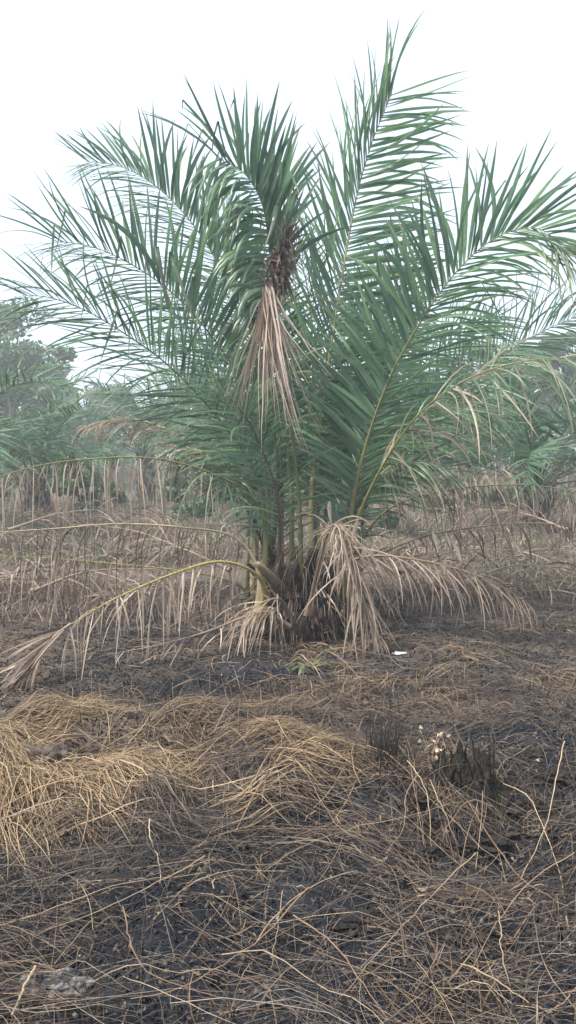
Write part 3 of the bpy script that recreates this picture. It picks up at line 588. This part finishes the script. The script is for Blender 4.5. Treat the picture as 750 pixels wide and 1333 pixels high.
mb = upright(9000, samp(-45, 45, 24, 75, lambda x, y: (np.abs(x) < .42 * y + 2) * (.3 + .7 * vnoise(x, y, 4, 44))), (.3, 1.0), .03, (.5, .3), (0, .75), g=g4, lean=.4, bend=.4)
tag(mb.build('far_grass', M_BRUSH), 'hazy strip of green and tan grass far behind', 'grass', kind='stuff')

FG = 'cut dead fronds lying in the undergrowth'
for i, (pa, lab) in enumerate([
    (((300, 742, 9.0), (240, 715, 9.2), (170, 690, 9.5), (90, 682, 9.8)), 'dead frond lying behind the trunk on the left, longest of that side'),
    (((40, 770, 8.4), (110, 745, 8.6), (190, 742, 8.8), (260, 760, 8.8)), 'dead frond lying low behind the snapped yellow frond'),
    (((10, 690, 11), (80, 668, 11.4), (160, 664, 12), (220, 672, 12.4)), 'dead frond lying further back under the left arching frond'),
    (((520, 745, 9.2), (580, 720, 9.4), (650, 715, 9.6), (735, 728, 9.6)), 'dead frond lying behind the low brown frond on the right'),
    (((740, 690, 11), (680, 668, 11.5), (620, 664, 12), (560, 672, 12)), 'dead frond lying further back on the right under the arching fronds'),
    (((600, 760, 8.6), (660, 738, 8.8), (720, 738, 9.0), (790, 750, 9)), 'dead frond lying nearest the right edge')]):
    C = px_path(*pa); C = [np.array([c[0], c[1], max(c[2], float(height(c[0], c[1])) + .06)]) for c in C]
    o = frond(C, (0, -.5, 1), t0=.1, lmax=.65, angs=((50, 35), (50, 35)), droop=(.25, .25), lift=25, spread=2.2, seed=900 + i, gap=.055, wid=.009, dry=1, ribdry=1, ribtint=.3, kink=.4, fallen=.3, tintb=(-.28, -.12, -.2)[i % 3], name='fallen_frond')
    tag(o, lab, 'dead frond', FG)

# ------------------------------------------------------------------ background palms
def nat_frond(g, az, el, L, curl):
    p = np.array([0, 0, .0]); out = [p.copy()]; e = el
    for i in range(6):
        p = p + np.array([math.cos(az) * math.cos(e), math.sin(az) * math.cos(e), math.sin(e)]) * L / 6; out.append(p.copy()); e -= curl / 6 * (.5 + i * .22)
    return out
def proto_palm(seed, th, nf, dry0, lab):
    g = np.random.default_rng(seed); o = empty('oil_palm'); tag(o, lab, 'palm', 'oil palms of the plantation behind')
    mb = MB(); z = np.linspace(-.1, th, 8); pts = np.stack([0 * z, 0 * z, z], 1)
    mb.tubes(pts[None], np.array([[.34, .3, .27, .27, .26, .28, .26, .12]]), 10, .2, 1)
    for i in range(int(20 + th * 14)):
        a = i * 2.4; zz = .1 + th * i / (20 + th * 14); q = np.array([math.cos(a) * .25, math.sin(a) * .25, zz]); mb.tubes(np.stack([q, q + [math.cos(a) * .1, math.sin(a) * .1, .16]])[None], np.array([[.07, .04]]), 4)
    mb.build('trunk', M_BARK, o)
    for i in range(nf):
        f = i / nf; az = i * 2.399 + g.normal(0, .15); el = R(84 - 78 * f ** .8 + g.normal(0, 5)); L = g.uniform(3.1, 3.9); dr = f > 1 - dry0
        pa = [q + np.array([0, 0, th]) for q in nat_frond(g, az, el, L, R(70 + 40 * f))]
        frond(pa, (0.02, -.03, 1), parent=o, t0=.2, lmax=.75, wid=.024 if not dr else .012, droop=(.12 if not dr else .5,) * 2, dry=.95 if dr else g.uniform(0, .12), seed=seed * 100 + i, gap=.07 if not dr else .1, spread=1 if not dr else 2.5, fallen=0 if not dr else .2, k=5, lift=20 if not dr else -20,
              leafmat=M_BACK, one_mesh=True, kink=.05, rib=.03, tintb=g.normal(0, .1), name='frond')
    return o
protos = [proto_palm(501, .9, 20, .3, ''), proto_palm(502, 1.5, 22, .15, ''), proto_palm(503, .5, 18, .5, '')]
bgp = [ # proto, px, Y, scale, rot, label
 (0, 48, 21, .95, .3, 'hazy green oil palm at the left edge, nearest of the ones behind on that side'),
 (1, 190, 27, .9, 1.3, 'oil palm far behind the left arching fronds, seen through hanging leaflets'),
 (2, 330, 24, .9, 2.2, 'low oil palm seen just left behind the middle palm'),
 (0, 700, 17, 1.0, 3.2, 'hazy green oil palm standing behind at the right edge'),
 (1, 610, 25, .95, 4.2, 'oil palm behind to the right with dry lower fronds'),
 (2, 520, 31, 1.0, 5.2, 'small distant oil palm glimpsed through the right fronds'),
 (1, -75, 15, .9, .9, 'oil palm outside the left edge reaching its brown fronds into view'),
 (2, 130, 38, 1.0, 2.9, 'distant oil palm left of the middle, almost lost in haze'),
 (0, 770, 33, 1.1, 1.9, 'distant oil palm at the far right, in front of the hazy trees'),
 (2, 850, 16, .95, 3.9, 'oil palm outside the right edge reaching dry fronds into view'),
 (1, 430, 42, 1.0, .2, 'distant oil palm directly behind the middle palm'),
]
used = set()
for pi, px, Y, s, rz, lab in bgp:
    p = P(px, HZ + 20, Y); loc = (p[0], Y, float(height(p[0], Y)))
    if pi in used: copy_thing(protos[pi], loc, rz, s, lab)
    else:
        used.add(pi); o = protos[pi]; o.location = loc; o.rotation_euler = (0, 0, rz); o.scale = (s,) * 3; o['label'] = lab

# ------------------------------------------------------------------ broadleaf trees and shrubs
def tree(name, loc, H, rad, seed, label, cat='tree', n=9000, leaf=.11, group=None, th=.35, clumps=26, tintb=0., open_=1.0, m=None):
    g = np.random.default_rng(seed); o = empty(name, loc); tag(o, label, cat, group)
    t = MB(); h0 = H * th
    tw = np.stack([np.cumsum(g.normal(0, .05 * H * .1, 8)), np.cumsum(g.normal(0, .05 * H * .1, 8)), np.linspace(-.1, H * .8, 8)], 1); tw[0, :2] = 0
    if th > .12: t.tubes(tw[None], (H * .022 * np.linspace(1, .2, 8))[None], 8)
    cc = []
    for i in range(clumps):
        a = g.uniform(0, 6.283); f = g.beta(1.3, 1.1); z = h0 + (H - h0) * f; r = rad * g.uniform(.25, 1) * math.sin(math.pi * (.18 + .74 * f)) ** .7
        c = np.array([math.cos(a) * r, math.sin(a) * r, z]); cc.append(c)
        b = np.array([np.interp(z * .7, tw[:, 2], tw[:, q]) for q in range(3)]); b[2] = z * .7
        mid = (b + c) / 2 + [0, 0, -.03 * H]; t.tubes(np.stack([b, mid, c])[None], np.array([[H * .008, H * .005, H * .002]]), 4)
    t.build('trunk', M_BARK, o)
    cc = np.array(cc); ci = g.integers(0, len(cc), n); cs = g.uniform(.5, 1.1, len(cc))[ci] * rad * .34 * open_
    v = nrm(g.normal(0, 1, (n, 3))) * (g.random((n, 1)) ** .45) * cs[:, None]; v[:, 2] *= .7; p = cc[ci] + v; p[:, 2] = np.maximum(p[:, 2], .05)
    d = nrm(g.normal(0, 1, (n, 3)) + [0, 0, -.2]); l = leaf * g.uniform(.6, 1.5, (n, 1)); W = nrm(np.cross(d, g.normal(0, 1, (n, 3)))) * l * .32
    pts = np.stack([p - d * l * .5, p, p + d * l * .5], 1); Ws = np.stack([W * .3, W, W * .15], 1)
    cr = MB(); tb = np.clip(g.normal(.45 + tintb, .2, len(cc))[ci] + g.normal(0, .15, n), 0, 1); cr.strips(pts, Ws, None, tb, 0)
    cr.build('crown', m or M_TREE, o)
    return o
def at_bg(px, Y):
    x = P(px, HZ, Y)[0]; return (x, Y, float(height(x, Y)))
TG = 'hazy trees behind the plantation'
for i, (px, Y, H, r, lab) in enumerate([
    (18, 40, 8.3, 3.0, 'tall hazy broadleaf tree at the left edge, highest on that side'),
    (-60, 44, 9.0, 3.6, 'broadleaf tree cut off by the left edge'),
    (70, 50, 6.5, 2.6, 'lower hazy tree just right of the tall one at the left edge'),
    (150, 60, 6.0, 3.4, 'faint broad tree behind the left fronds'),
    (255, 55, 6.4, 3.2, 'faint tree behind the palm crown, left of the middle'),
    (345, 52, 5.8, 3.0, 'dark rounded tree right behind the palm on its left side'),
    (450, 60, 6.2, 3.4, 'faint tree behind the palm crown, right of the middle'),
    (560, 50, 6.2, 3.2, 'hazy tree behind the right fronds, nearest the middle'),
    (650, 46, 7.0, 3.2, 'hazy green tree behind the right fronds'),
    (730, 42, 7.2, 3.0, 'tall hazy tree at the right edge'),
    (810, 50, 7.6, 3.8, 'tree cut off by the right edge')]):
    tree('broadleaf_tree', at_bg(px, Y), H, r, 600 + i, lab, n=9000, leaf=.2, group=TG, th=.22, clumps=34, tintb=(-.1, .1, 0)[i % 3])
SG = 'bushes behind the palm'
for i, (px, Y, H, r, lab) in enumerate([
    (105, 20, 1.7, 1.0, 'leafy green bush behind the left arching fronds'),
    (255, 17, 1.5, .9, 'dull green bush between the left fronds and the trunk'),
    (370, 19, 2.0, 1.2, 'dark green bush directly behind the trunk'),
    (480, 16, 1.5, .9, 'small green bush just right behind the trunk'),
    (560, 20, 1.9, 1.1, 'green bush behind the low right fronds'),
    (660, 22, 2.1, 1.3, 'wide green bush in the right background'),
    (15, 24, 2.2, 1.3, 'bush at the left edge below the tall tree')]):
    tree('bush', at_bg(px, Y), H, r, 650 + i, lab, cat='bush', n=3500, leaf=.10, group=SG, th=.1, clumps=16, tintb=-.05)
# far wood closing the horizon
def far_wood():
    g = np.random.default_rng(690); mb = MB(); n = 26000
    x = g.uniform(-75, 75, n); y = g.uniform(80, 115, n); top = 3.5 + 4 * vnoise(x, y * .4, 6, 51) + 1.5 * vnoise(x, y, 2, 52)
    z = top * (g.random(n) ** .6); p = np.stack([x, y, z], 1); d = nrm(g.normal(0, 1, (n, 3))); l = g.uniform(.3, .8, (n, 1)); W = nrm(np.cross(d, g.normal(0, 1, (n, 3)))) * l * .4
    mb.strips(np.stack([p - d * l * .5, p, p + d * l * .5], 1), np.stack([W * .3, W, W * .15], 1), None, g.uniform(0, .8, n), 0)
    tag(mb.build('far_wood', M_TREE), 'faint far-off line of trees on the horizon', 'wood', kind='stuff')
far_wood()

# ------------------------------------------------------------------ small things on the ground
def stalk(pts, r, tint, dry, label, group=None, name='dry_stalk', cat='stalk', k=16, m=None):
    C, L = spline(pts, k); g = np.random.default_rng(int(abs(C[0, 0] * 1e4)) % 99991)
    C[1:-1] += g.normal(0, .0020, (k - 2, 3)) + (g.normal(0, .006, 3) * np.sin(np.linspace(0, 6, k))[1:-1, None]); mb = MB(); rad = r * np.linspace(1.1, .55, k) * (1 + .25 * (np.arange(k) % 4 == 2))
    mb.tubes(C[None], rad[None] * .55, 6, tint, dry); base = C[0].copy()
    o = mb.build(name, m or M_STEM, smooth=True, off=base); o.location = base
    return tag(o, label, cat, group)
def GP(*pts): return [G(a, b, h) for a, b, h in pts]
stalk(GP((402, 1155, .14), (347, 1213, .10), (299, 1250, .06), (235, 1290, .03), (170, 1300, .02)), .0042, .4, 0, 'long reddish stalk curving from the centre down to the bottom left')
stalk(GP((382, 1191, .10), (441, 1237, .08), (465, 1271, .06), (508, 1330, .04)), .0045, .35, 0, 'straight orange-brown stalk slanting down across the bottom centre')
stalk(GP((335, 1225, .04), (350, 1202, .08), (398, 1159, .13), (457, 1135, .12), (500, 1150, .06)), .0034, .7, .1, 'pale stalk arched over the black ground at the centre of the foreground')
stalk(GP((735, 965, .35), (718, 1047, .22), (700, 1100, .12), (678, 1145, .03)), .0042, .9, 0, 'tall pale stalk leaning up towards the right edge')
stalk(GP((46, 1258, .05), (32, 1285, .05), (15, 1322, .04)), .008, .8, .2, 'thick short pale stalk in the bottom left corner')
stalk(GP((195, 1066, .16), (198, 1090, .12), (204, 1112, .06), (208, 1150, .02)), .0042, .9, .1, 'crooked pale twig standing in front of the straw mound')
stalk(GP((267, 1114, .06), (200, 1150, .05), (120, 1190, .04), (50, 1216, .03)), .0035, .7, .2, 'long straw-coloured stalk slanting below the straw mound')
stalk(GP((368, 1159, .16), (362, 1205, .1), (352, 1262, .03)), .003, .6, .3, 'thin upright stalk in the middle of the foreground')
stalk(GP((649, 1186, .14), (655, 1240, .1), (667, 1300, .03)), .0034, .75, .3, 'thin upright stalk near the bottom right')
stalk(GP((600, 1255, .06), (650, 1280, .08), (720, 1318, .05)), .004, .75, 0, 'stalk slanting to the bottom right corner')
stalk(GP((620, 1110, .2), (560, 1170, .1), (500, 1230, .05), (440, 1300, .02)), .003, .75, .2, 'long thin stalk running from the right hollow to the bottom centre')
stalk(GP((748, 1110, .18), (690, 1150, .16), (640, 1210, .08), (600, 1300, .02)), .003, .6, .2, 'long bent stalk crossing the right foreground')
stalk(GP((700, 1335, .03), (725, 1310, .04), (750, 1285, .05)), .006, .35, 0, 'short orange stick in the bottom right corner')
stalk(GP((400, 1010, .02), (455, 1085, .12), (560, 1100, .1), (650, 1140, .04)), .0028, .5, .4, 'thin grey-brown stalk looping towards the right hollow')
stalk(GP((0, 1205, .02), (70, 1185, .05), (160, 1150, .06), (270, 1135, .03)), .003, .7, .2, 'faint straw stalk running along the dark dip at the left')
stalk(GP((160, 1180, .1), (170, 1230, .08), (200, 1270, .05), (290, 1300, .03)), .0038, .3, .1, 'reddish-brown stalk bowed across the lower left')
stalk(GP((245, 918, .02), (280, 900, .03), (313, 880, .05)), .010, .7, .6, 'pale straight stick lying left of the palm on the black ground', name='fallen_stick', cat='stick')
stalk(GP((425, 846, .03), (452, 865, .03), (472, 886, .02)), .010, .6, .6, 'grey stick lying right of the trunk base', name='fallen_stick', cat='stick')
stalk(GP((392, 852, .04), (410, 868, .05), (424, 892, .01)), .008, .8, .4, 'pale stick propped in front of the trunk', name='fallen_stick', cat='stick')
stalk(GP((455, 842, .05), (500, 852, .05), (555, 868, .02)), .007, .5, .7, 'long thin stick right of the trunk beside the white scrap', name='fallen_stick', cat='stick')
stalk(GP((505, 885, .02), (530, 910, .02), (548, 908, .02), (560, 905, .02)), .004, .9, .4, 'small pale curved twig on the bare ground at the right', name='fallen_twig', cat='twig')
stalk(GP((230, 862, .02), (330, 848, .03)), .009, .4, .8, 'dark stick behind the black patch left of the trunk', name='fallen_stick', cat='stick')
# thin burnt upright stems
for a, b, hgt, lab in [(506, 1000, .42, 'thin burnt stem standing left of the brown tuft'), (517, 985, .38, 'tallest thin burnt stem in the brown tuft'), (632, 1010, .3, 'thin burnt stem right of the charred stump'),
                       (585, 930, .22, 'thin dark stem behind the dried sprig'), (555, 1330, .3, 'thin dark stem near the bottom edge')]:
    q = G(a, b); stalk([q, q + [.01, 0, hgt * .5], q + [-.015, .01, hgt]], .0028, .1, .9, lab, name='burnt_twig', cat='twig')
# anonymous foreground stalks
g5 = np.random.default_rng(700)
for i in range(60):
    a, b = g5.uniform(-20, 770), g5.uniform(1110, 1340)
    if a < 330 and b < 1170: continue
    q = G(a, b); th = g5.normal(.5, 1.0); L = g5.uniform(.25, .75); cv = g5.normal(0, .9); pts = []
    p = q.copy()
    for s in range(5):
        h = g5.uniform(.0, .05) + .07 * math.sin(s / 4 * math.pi) * g5.random(); pts.append([p[0], p[1], float(height(p[0], p[1])) + .01 + h]); p = p + np.array([math.cos(th), math.sin(th), 0]) * L / 4; th += cv / 4
    stalk(pts, g5.uniform(.0015, .003), g5.uniform(.1, 1), g5.choice([.1, .4, .6, 1]), 'one of the many thin dry stalks strewn over the black foreground', 'thin dry stalks strewn over the foreground', k=10)

# burnt stump at the right
def stump():
    q = G(612, 1030); o = empty('burnt_stump', q); g = np.random.default_rng(720)
    tag(o, 'low ragged blackened stump above the black hollow at the right', 'stump')
    mb = MB(); nu, nv = 80, 22; u = np.arange(nu) / nu * 6.283; V = []
    for j in range(nv):
        f = j / (nv - 1); r = (.165 - .075 * f ** .8) * (1 + .35 * (vnoise(np.cos(u) * 2, np.sin(u) * 2 + f * .6, 1, 60) - .5) + .3 * (vnoise(np.cos(u) * 6, np.sin(u) * 6 + f * .9, 1, 63) - .5) + .22 * (vnoise(np.cos(u) * 15, np.sin(u) * 15 + f * 5, 1, 66) - .5))
        zz = -.07 + .20 * f + f ** 2 * .16 * (vnoise(np.cos(u) * 4, np.sin(u) * 4, 1, 61) - .5) + .02 * (vnoise(u * 6, f * 14 + u * 0, 1, 64) - .5)
        V.append(np.stack([np.cos(u) * r * 1.1 - .03 * f, np.sin(u) * r * .8, zz], 1))
    for rr, z in ((.08, .11), (.03, .07)): V.append(np.stack([np.cos(u) * rr - .03, np.sin(u) * rr * .8, z + .03 * (vnoise(u * 4, 0 * u + z * 50, 1, 62) - .5)], 1))
    V = np.concatenate(V); i = np.arange(nv + 1)[:, None] * nu; j = np.arange(nu)[None]; j2 = (j + 1) % nu
    mb.add(V, np.stack([i + j, i + j2, i + nu + j2, i + nu + j], -1), .3, 1)
    mb.build('stump_wood', noise_material('stump_wood', [(.3, (.010, .010, .010)), (.55, (.022, .02, .018)), (.75, (.075, .068, .042))], 11, bump=1, bscale=60, stretch=(2, 2, .4)), o)
    sp_ = MB()
    for a in np.linspace(0, 6.1, 15):
        b = np.array([math.cos(a) * .12 - .03, math.sin(a) * .09, .08]); e = b + [g.normal(0, .02), g.normal(0, .02), g.uniform(.05, .14)]; sp_.tubes(np.stack([b, (b + e) / 2 + g.normal(0, .004, 3), e])[None], np.array([[.014, .009, .002]]), 5)
    sp_.build('splinters', M_CHAR, o)
stump()
for i, (a, b, r_) in enumerate([(545, 1040, .07), (650, 1050, .08), (690, 985, .06), (530, 1105, .06), (635, 1100, .07), (90, 1050, .07), (30, 1045, .06), (300, 1170, .04), (420, 1040, .04), (470, 1200, .05), (130, 1195, .05), (725, 1010, .06), (575, 1215, .05), (560, 1065, .065), (650, 1085, .07), (705, 1045, .06), (745, 1080, .06), (600, 1100, .05)]):
    q = G(a, b); mb = MB(); mb.lump((0, 0, -r_ * .15), (r_ * 1.4, r_, r_ * .45), 80 + i, rough=.75, nu=44, nv=30, freq=5.5); o = mb.build('charred_clod', M_CHAR); o.location = q
    tag(o, 'lumpy black charred clod of soil in the foreground', 'clod', 'charred clods in the foreground')
def clod(px, py, r, label, seed, m=M_ASH, name='ash_clod', cat='clod'):
    q = G(px, py); mb = MB(); mb.lump((0, 0, r[2] * .4), r, seed, rough=.42, nu=44, nv=28, freq=3.2); o = mb.build(name, m, smooth=False); o.location = q; tag(o, label, cat); return o
clod(48, 1000, (.13, .11, .07), 'pale grey-brown ashy clod in the straw at the left edge', 3)
clod(70, 1285, (.10, .06, .02), 'whitish patch of ash in the bottom left', 6, m=noise_material('white_ash', [(.48, (.035, .034, .035)), (.66, (.24, .235, .235))], 30, bump=.6), name='ash_pile', cat='ash')
# dried sprig with pale curled leaves
def sprig(px, py, H, nl, seed, label, droop=False):
    q = G(px, py); g = np.random.default_rng(seed); o = empty('dried_sprig', q); tag(o, label, 'dried plant'); s = MB()
    for j in range(5):
        a = g.uniform(0, 6.28); e = np.array([math.cos(a) * .06, math.sin(a) * .06, H * g.uniform(.6, 1)]); C, _ = spline([np.zeros(3), e * [.3, .3, .55], e], 8); s.tubes(C[None], np.linspace(.0035, .0015, 8)[None], 4, .6, .3)
        for i in range(nl):
            lv = MB(); c = C[g.integers(4, 8)] + g.normal(0, .012, 3); d = nrm(g.normal(0, 1, 3)); W = nrm(np.cross(d, g.normal(0, 1, 3))); l = g.uniform(.02, .038); t = np.linspace(-.5, .5, 5)[:, None]
            n_ = np.cross(d, W); pts = c + d * l * t + n_ * l * .35 * (t ** 2 * 4); lv.strips(pts[None], (W * l * .3 * np.array([.1, .8, 1, .8, .1])[:, None])[None], (n_ * l * .1 * np.ones((5, 1)))[None], g.random(), 1); lv.build('dead_leaf', M_PALE, o)
    s.build('stem', M_STEM, o)
sprig(560, 1008, .2, 3, 731, 'dried sprig with pale curled leaves left of the burnt stump')
# pale curled leaves lying in the hollow
g6 = np.random.default_rng(740)
for i, (a, b) in enumerate([(488, 1118), (498, 1120), (565, 1090), (582, 1082), (550, 1158), (568, 1186), (577, 1130), (588, 1140), (650, 1086), (700, 1312), (660, 1003), (512, 990), (700, 990), (668, 1120), (590, 1188)]):
    q = G(a, b, .012); mb = MB(); d = nrm(np.array([*g6.normal(0, 1, 2), g6.normal(0, .3)])); W = nrm(np.cross(d, [0, 0, 1.]) + g6.normal(0, .25, 3)); n_ = np.cross(W, d); l = g6.uniform(.03, .055); t = np.linspace(-.5, .5, 6)[:, None]
    pts = d * l * t + n_ * l * .8 * t ** 2; mb.strips(pts[None], (W * l * .27 * np.array([.08, .7, 1, 1, .7, .08])[:, None])[None], (-n_ * l * .08 * np.ones((6, 1)))[None], g6.random(), 1)
    o = mb.build('dead_leaf', M_PALE); o.location = q; tag(o, 'small pale curled dead leaf lying on the black ground in the right foreground', 'dead leaf', 'pale dead leaves in the right foreground')
# stems hanging into the right hollow
for pts, t, lab in [(((545, 1005, .12), (528, 1040, .12), (526, 1075, .08), (500, 1112, .02)), .5, 'bent root-like stem left of the hollow'),
               (((530, 990, .14), (552, 1030, .12), (562, 1075, .07), (566, 1130, .01)), .95, 'pale blade arching down into the black hollow'),
               (((560, 1015, .14), (580, 1060, .1), (600, 1105, .03), (612, 1110, .02)), .8, 'thin pale stem drooping in the middle of the hollow'),
               (((640, 1050, .16), (612, 1045, .16), (585, 1070, .1), (570, 1110, .03)), .3, 'reddish stem looping over the hollow'),
               (((610, 1045, .15), (650, 1110, .1), (690, 1150, .05), (740, 1180, .04)), .4, 'reddish stalk running right from the hollow'),
               (((655, 1020, .12), (690, 1040, .12), (720, 1110, .06), (735, 1170, .03)), .9, 'pale stalk bowed down the right side of the hollow')]:
    stalk(GP(*pts), .0036, t, .1, lab)
# little green weed and white scrap by the trunk
def weed():
    q = G(405, 872); g = np.random.default_rng(750); o = empty('small_weed', q); tag(o, 'small green weed sprouting in front of the charred trunk', 'weed'); lv = MB(); st = MB()
    for i in range(12):
        a = g.uniform(0, 6.28); H = g.uniform(.04, .15); e = np.array([math.cos(a) * .1, math.sin(a) * .1, H]); st.tubes(np.stack([e * 0, e * [.4, .4, .6], e])[None], np.array([[.003, .002, .001]]), 4, .6, .0)
        d = nrm(np.array([math.cos(a), math.sin(a), g.normal(0, .4)])); W = nrm(np.cross(d, [0, 0, 1.])); l = g.uniform(.04, .09); t = np.linspace(0, 1, 5)[:, None]; pts = e + d * l * t - np.array([0, 0, 1.]) * l * .4 * t ** 2
        lv.strips(pts[None], (W * l * .22 * np.array([.15, .9, 1, .6, .05])[:, None])[None], None, g.random(), .3 * (g.random() < .2))
    st.build('stem', M_RIB, o); lv.build('foliage', M_WEED, o)
weed()
mb = MB(); mb.lump((0, 0, .012), (.055, .035, .012), 8, rough=.5, nu=12, nv=7, tint=.9)
o = mb.build('white_scrap', noise_material('white_scrap', [(.3, (.6, .6, .6)), (.6, (.78, .78, .77))], 20)); o.location = G(519, 853); tag(o, 'small white scrap on the ground right of the palm', 'scrap')

# ------------------------------------------------------------------ haze
def haze():
    x0, x1, y0, y1, z0, z1 = -420, 420, -70, 920, -1.5, 12.5
    V = [(x, y, z) for z in (z0, z1) for y in (y0, y1) for x in (x0, x1)]
    mb = MB(); mb.add(V, [(0, 2, 3, 1), (4, 5, 7, 6), (0, 1, 5, 4), (1, 3, 7, 5), (3, 2, 6, 7), (2, 0, 4, 6)], 0, 0)
    m, nt, n, l = mat('haze'); v = N(nt, 'ShaderNodeVolumePrincipled'); v.inputs['Color'].default_value = (.93, .97, 1, 1); v.inputs['Density'].default_value = .0042; v.inputs['Anisotropy'].default_value = .2
    o = N(nt, 'ShaderNodeOutputMaterial'); l.new(v.outputs[0], o.inputs['Volume']); tag(mb.build('haze', m), kind='stuff')
haze()

# ------------------------------------------------------------------ light
SUN_EL, SUN_AZ = R(56), R(-125)       # azimuth from +Y towards +X
w = bpy.data.worlds.new('World'); SC.world = w; w.use_nodes = True; nt = w.node_tree; nt.nodes.clear()
sky = nt.nodes.new('ShaderNodeTexSky'); sky.sky_type = 'NISHITA'; sky.sun_disc = False; sky.sun_elevation = SUN_EL; sky.sun_rotation = SUN_AZ; sky.dust_density = 4; sky.air_density = 1.2
mx = nt.nodes.new('ShaderNodeMix'); mx.data_type = 'RGBA'; mx.inputs[0].default_value = .85; mx.inputs[7].default_value = (8.6, 9.9, 11.8, 1)
nt.links.new(sky.outputs[0], mx.inputs[6])
bg = nt.nodes.new('ShaderNodeBackground'); bg.inputs[1].default_value = .066; nt.links.new(mx.outputs[2], bg.inputs[0])
ow = nt.nodes.new('ShaderNodeOutputWorld'); nt.links.new(bg.outputs[0], ow.inputs[0])
sl = bpy.data.lights.new('sun', 'SUN'); sl.energy = 3.7; sl.angle = R(4); sl.color = (1, .93, .85)
so = bpy.data.objects.new('sun', sl); COL.objects.link(so); so.rotation_euler = (R(90) - SUN_EL, 0, -SUN_AZ + math.pi) ; so.location = (0, 0, 30)
so.rotation_euler = (-(R(90) - SUN_EL), 0, -SUN_AZ)
SC.view_settings.view_transform = 'Standard'; SC.view_settings.look = 'None'; SC.view_settings.exposure = 1.1; SC.view_settings.gamma = 1
SC.render.engine = 'CYCLES'; SC.cycles.use_denoising = True; SC.cycles.max_bounces = 6; SC.cycles.volume_bounces = 1; SC.cycles.transparent_max_bounces = 8
SC.cycles.diffuse_bounces = 3; SC.cycles.glossy_bounces = 2; SC.cycles.transmission_bounces = 3
SC.render.film_transparent = False
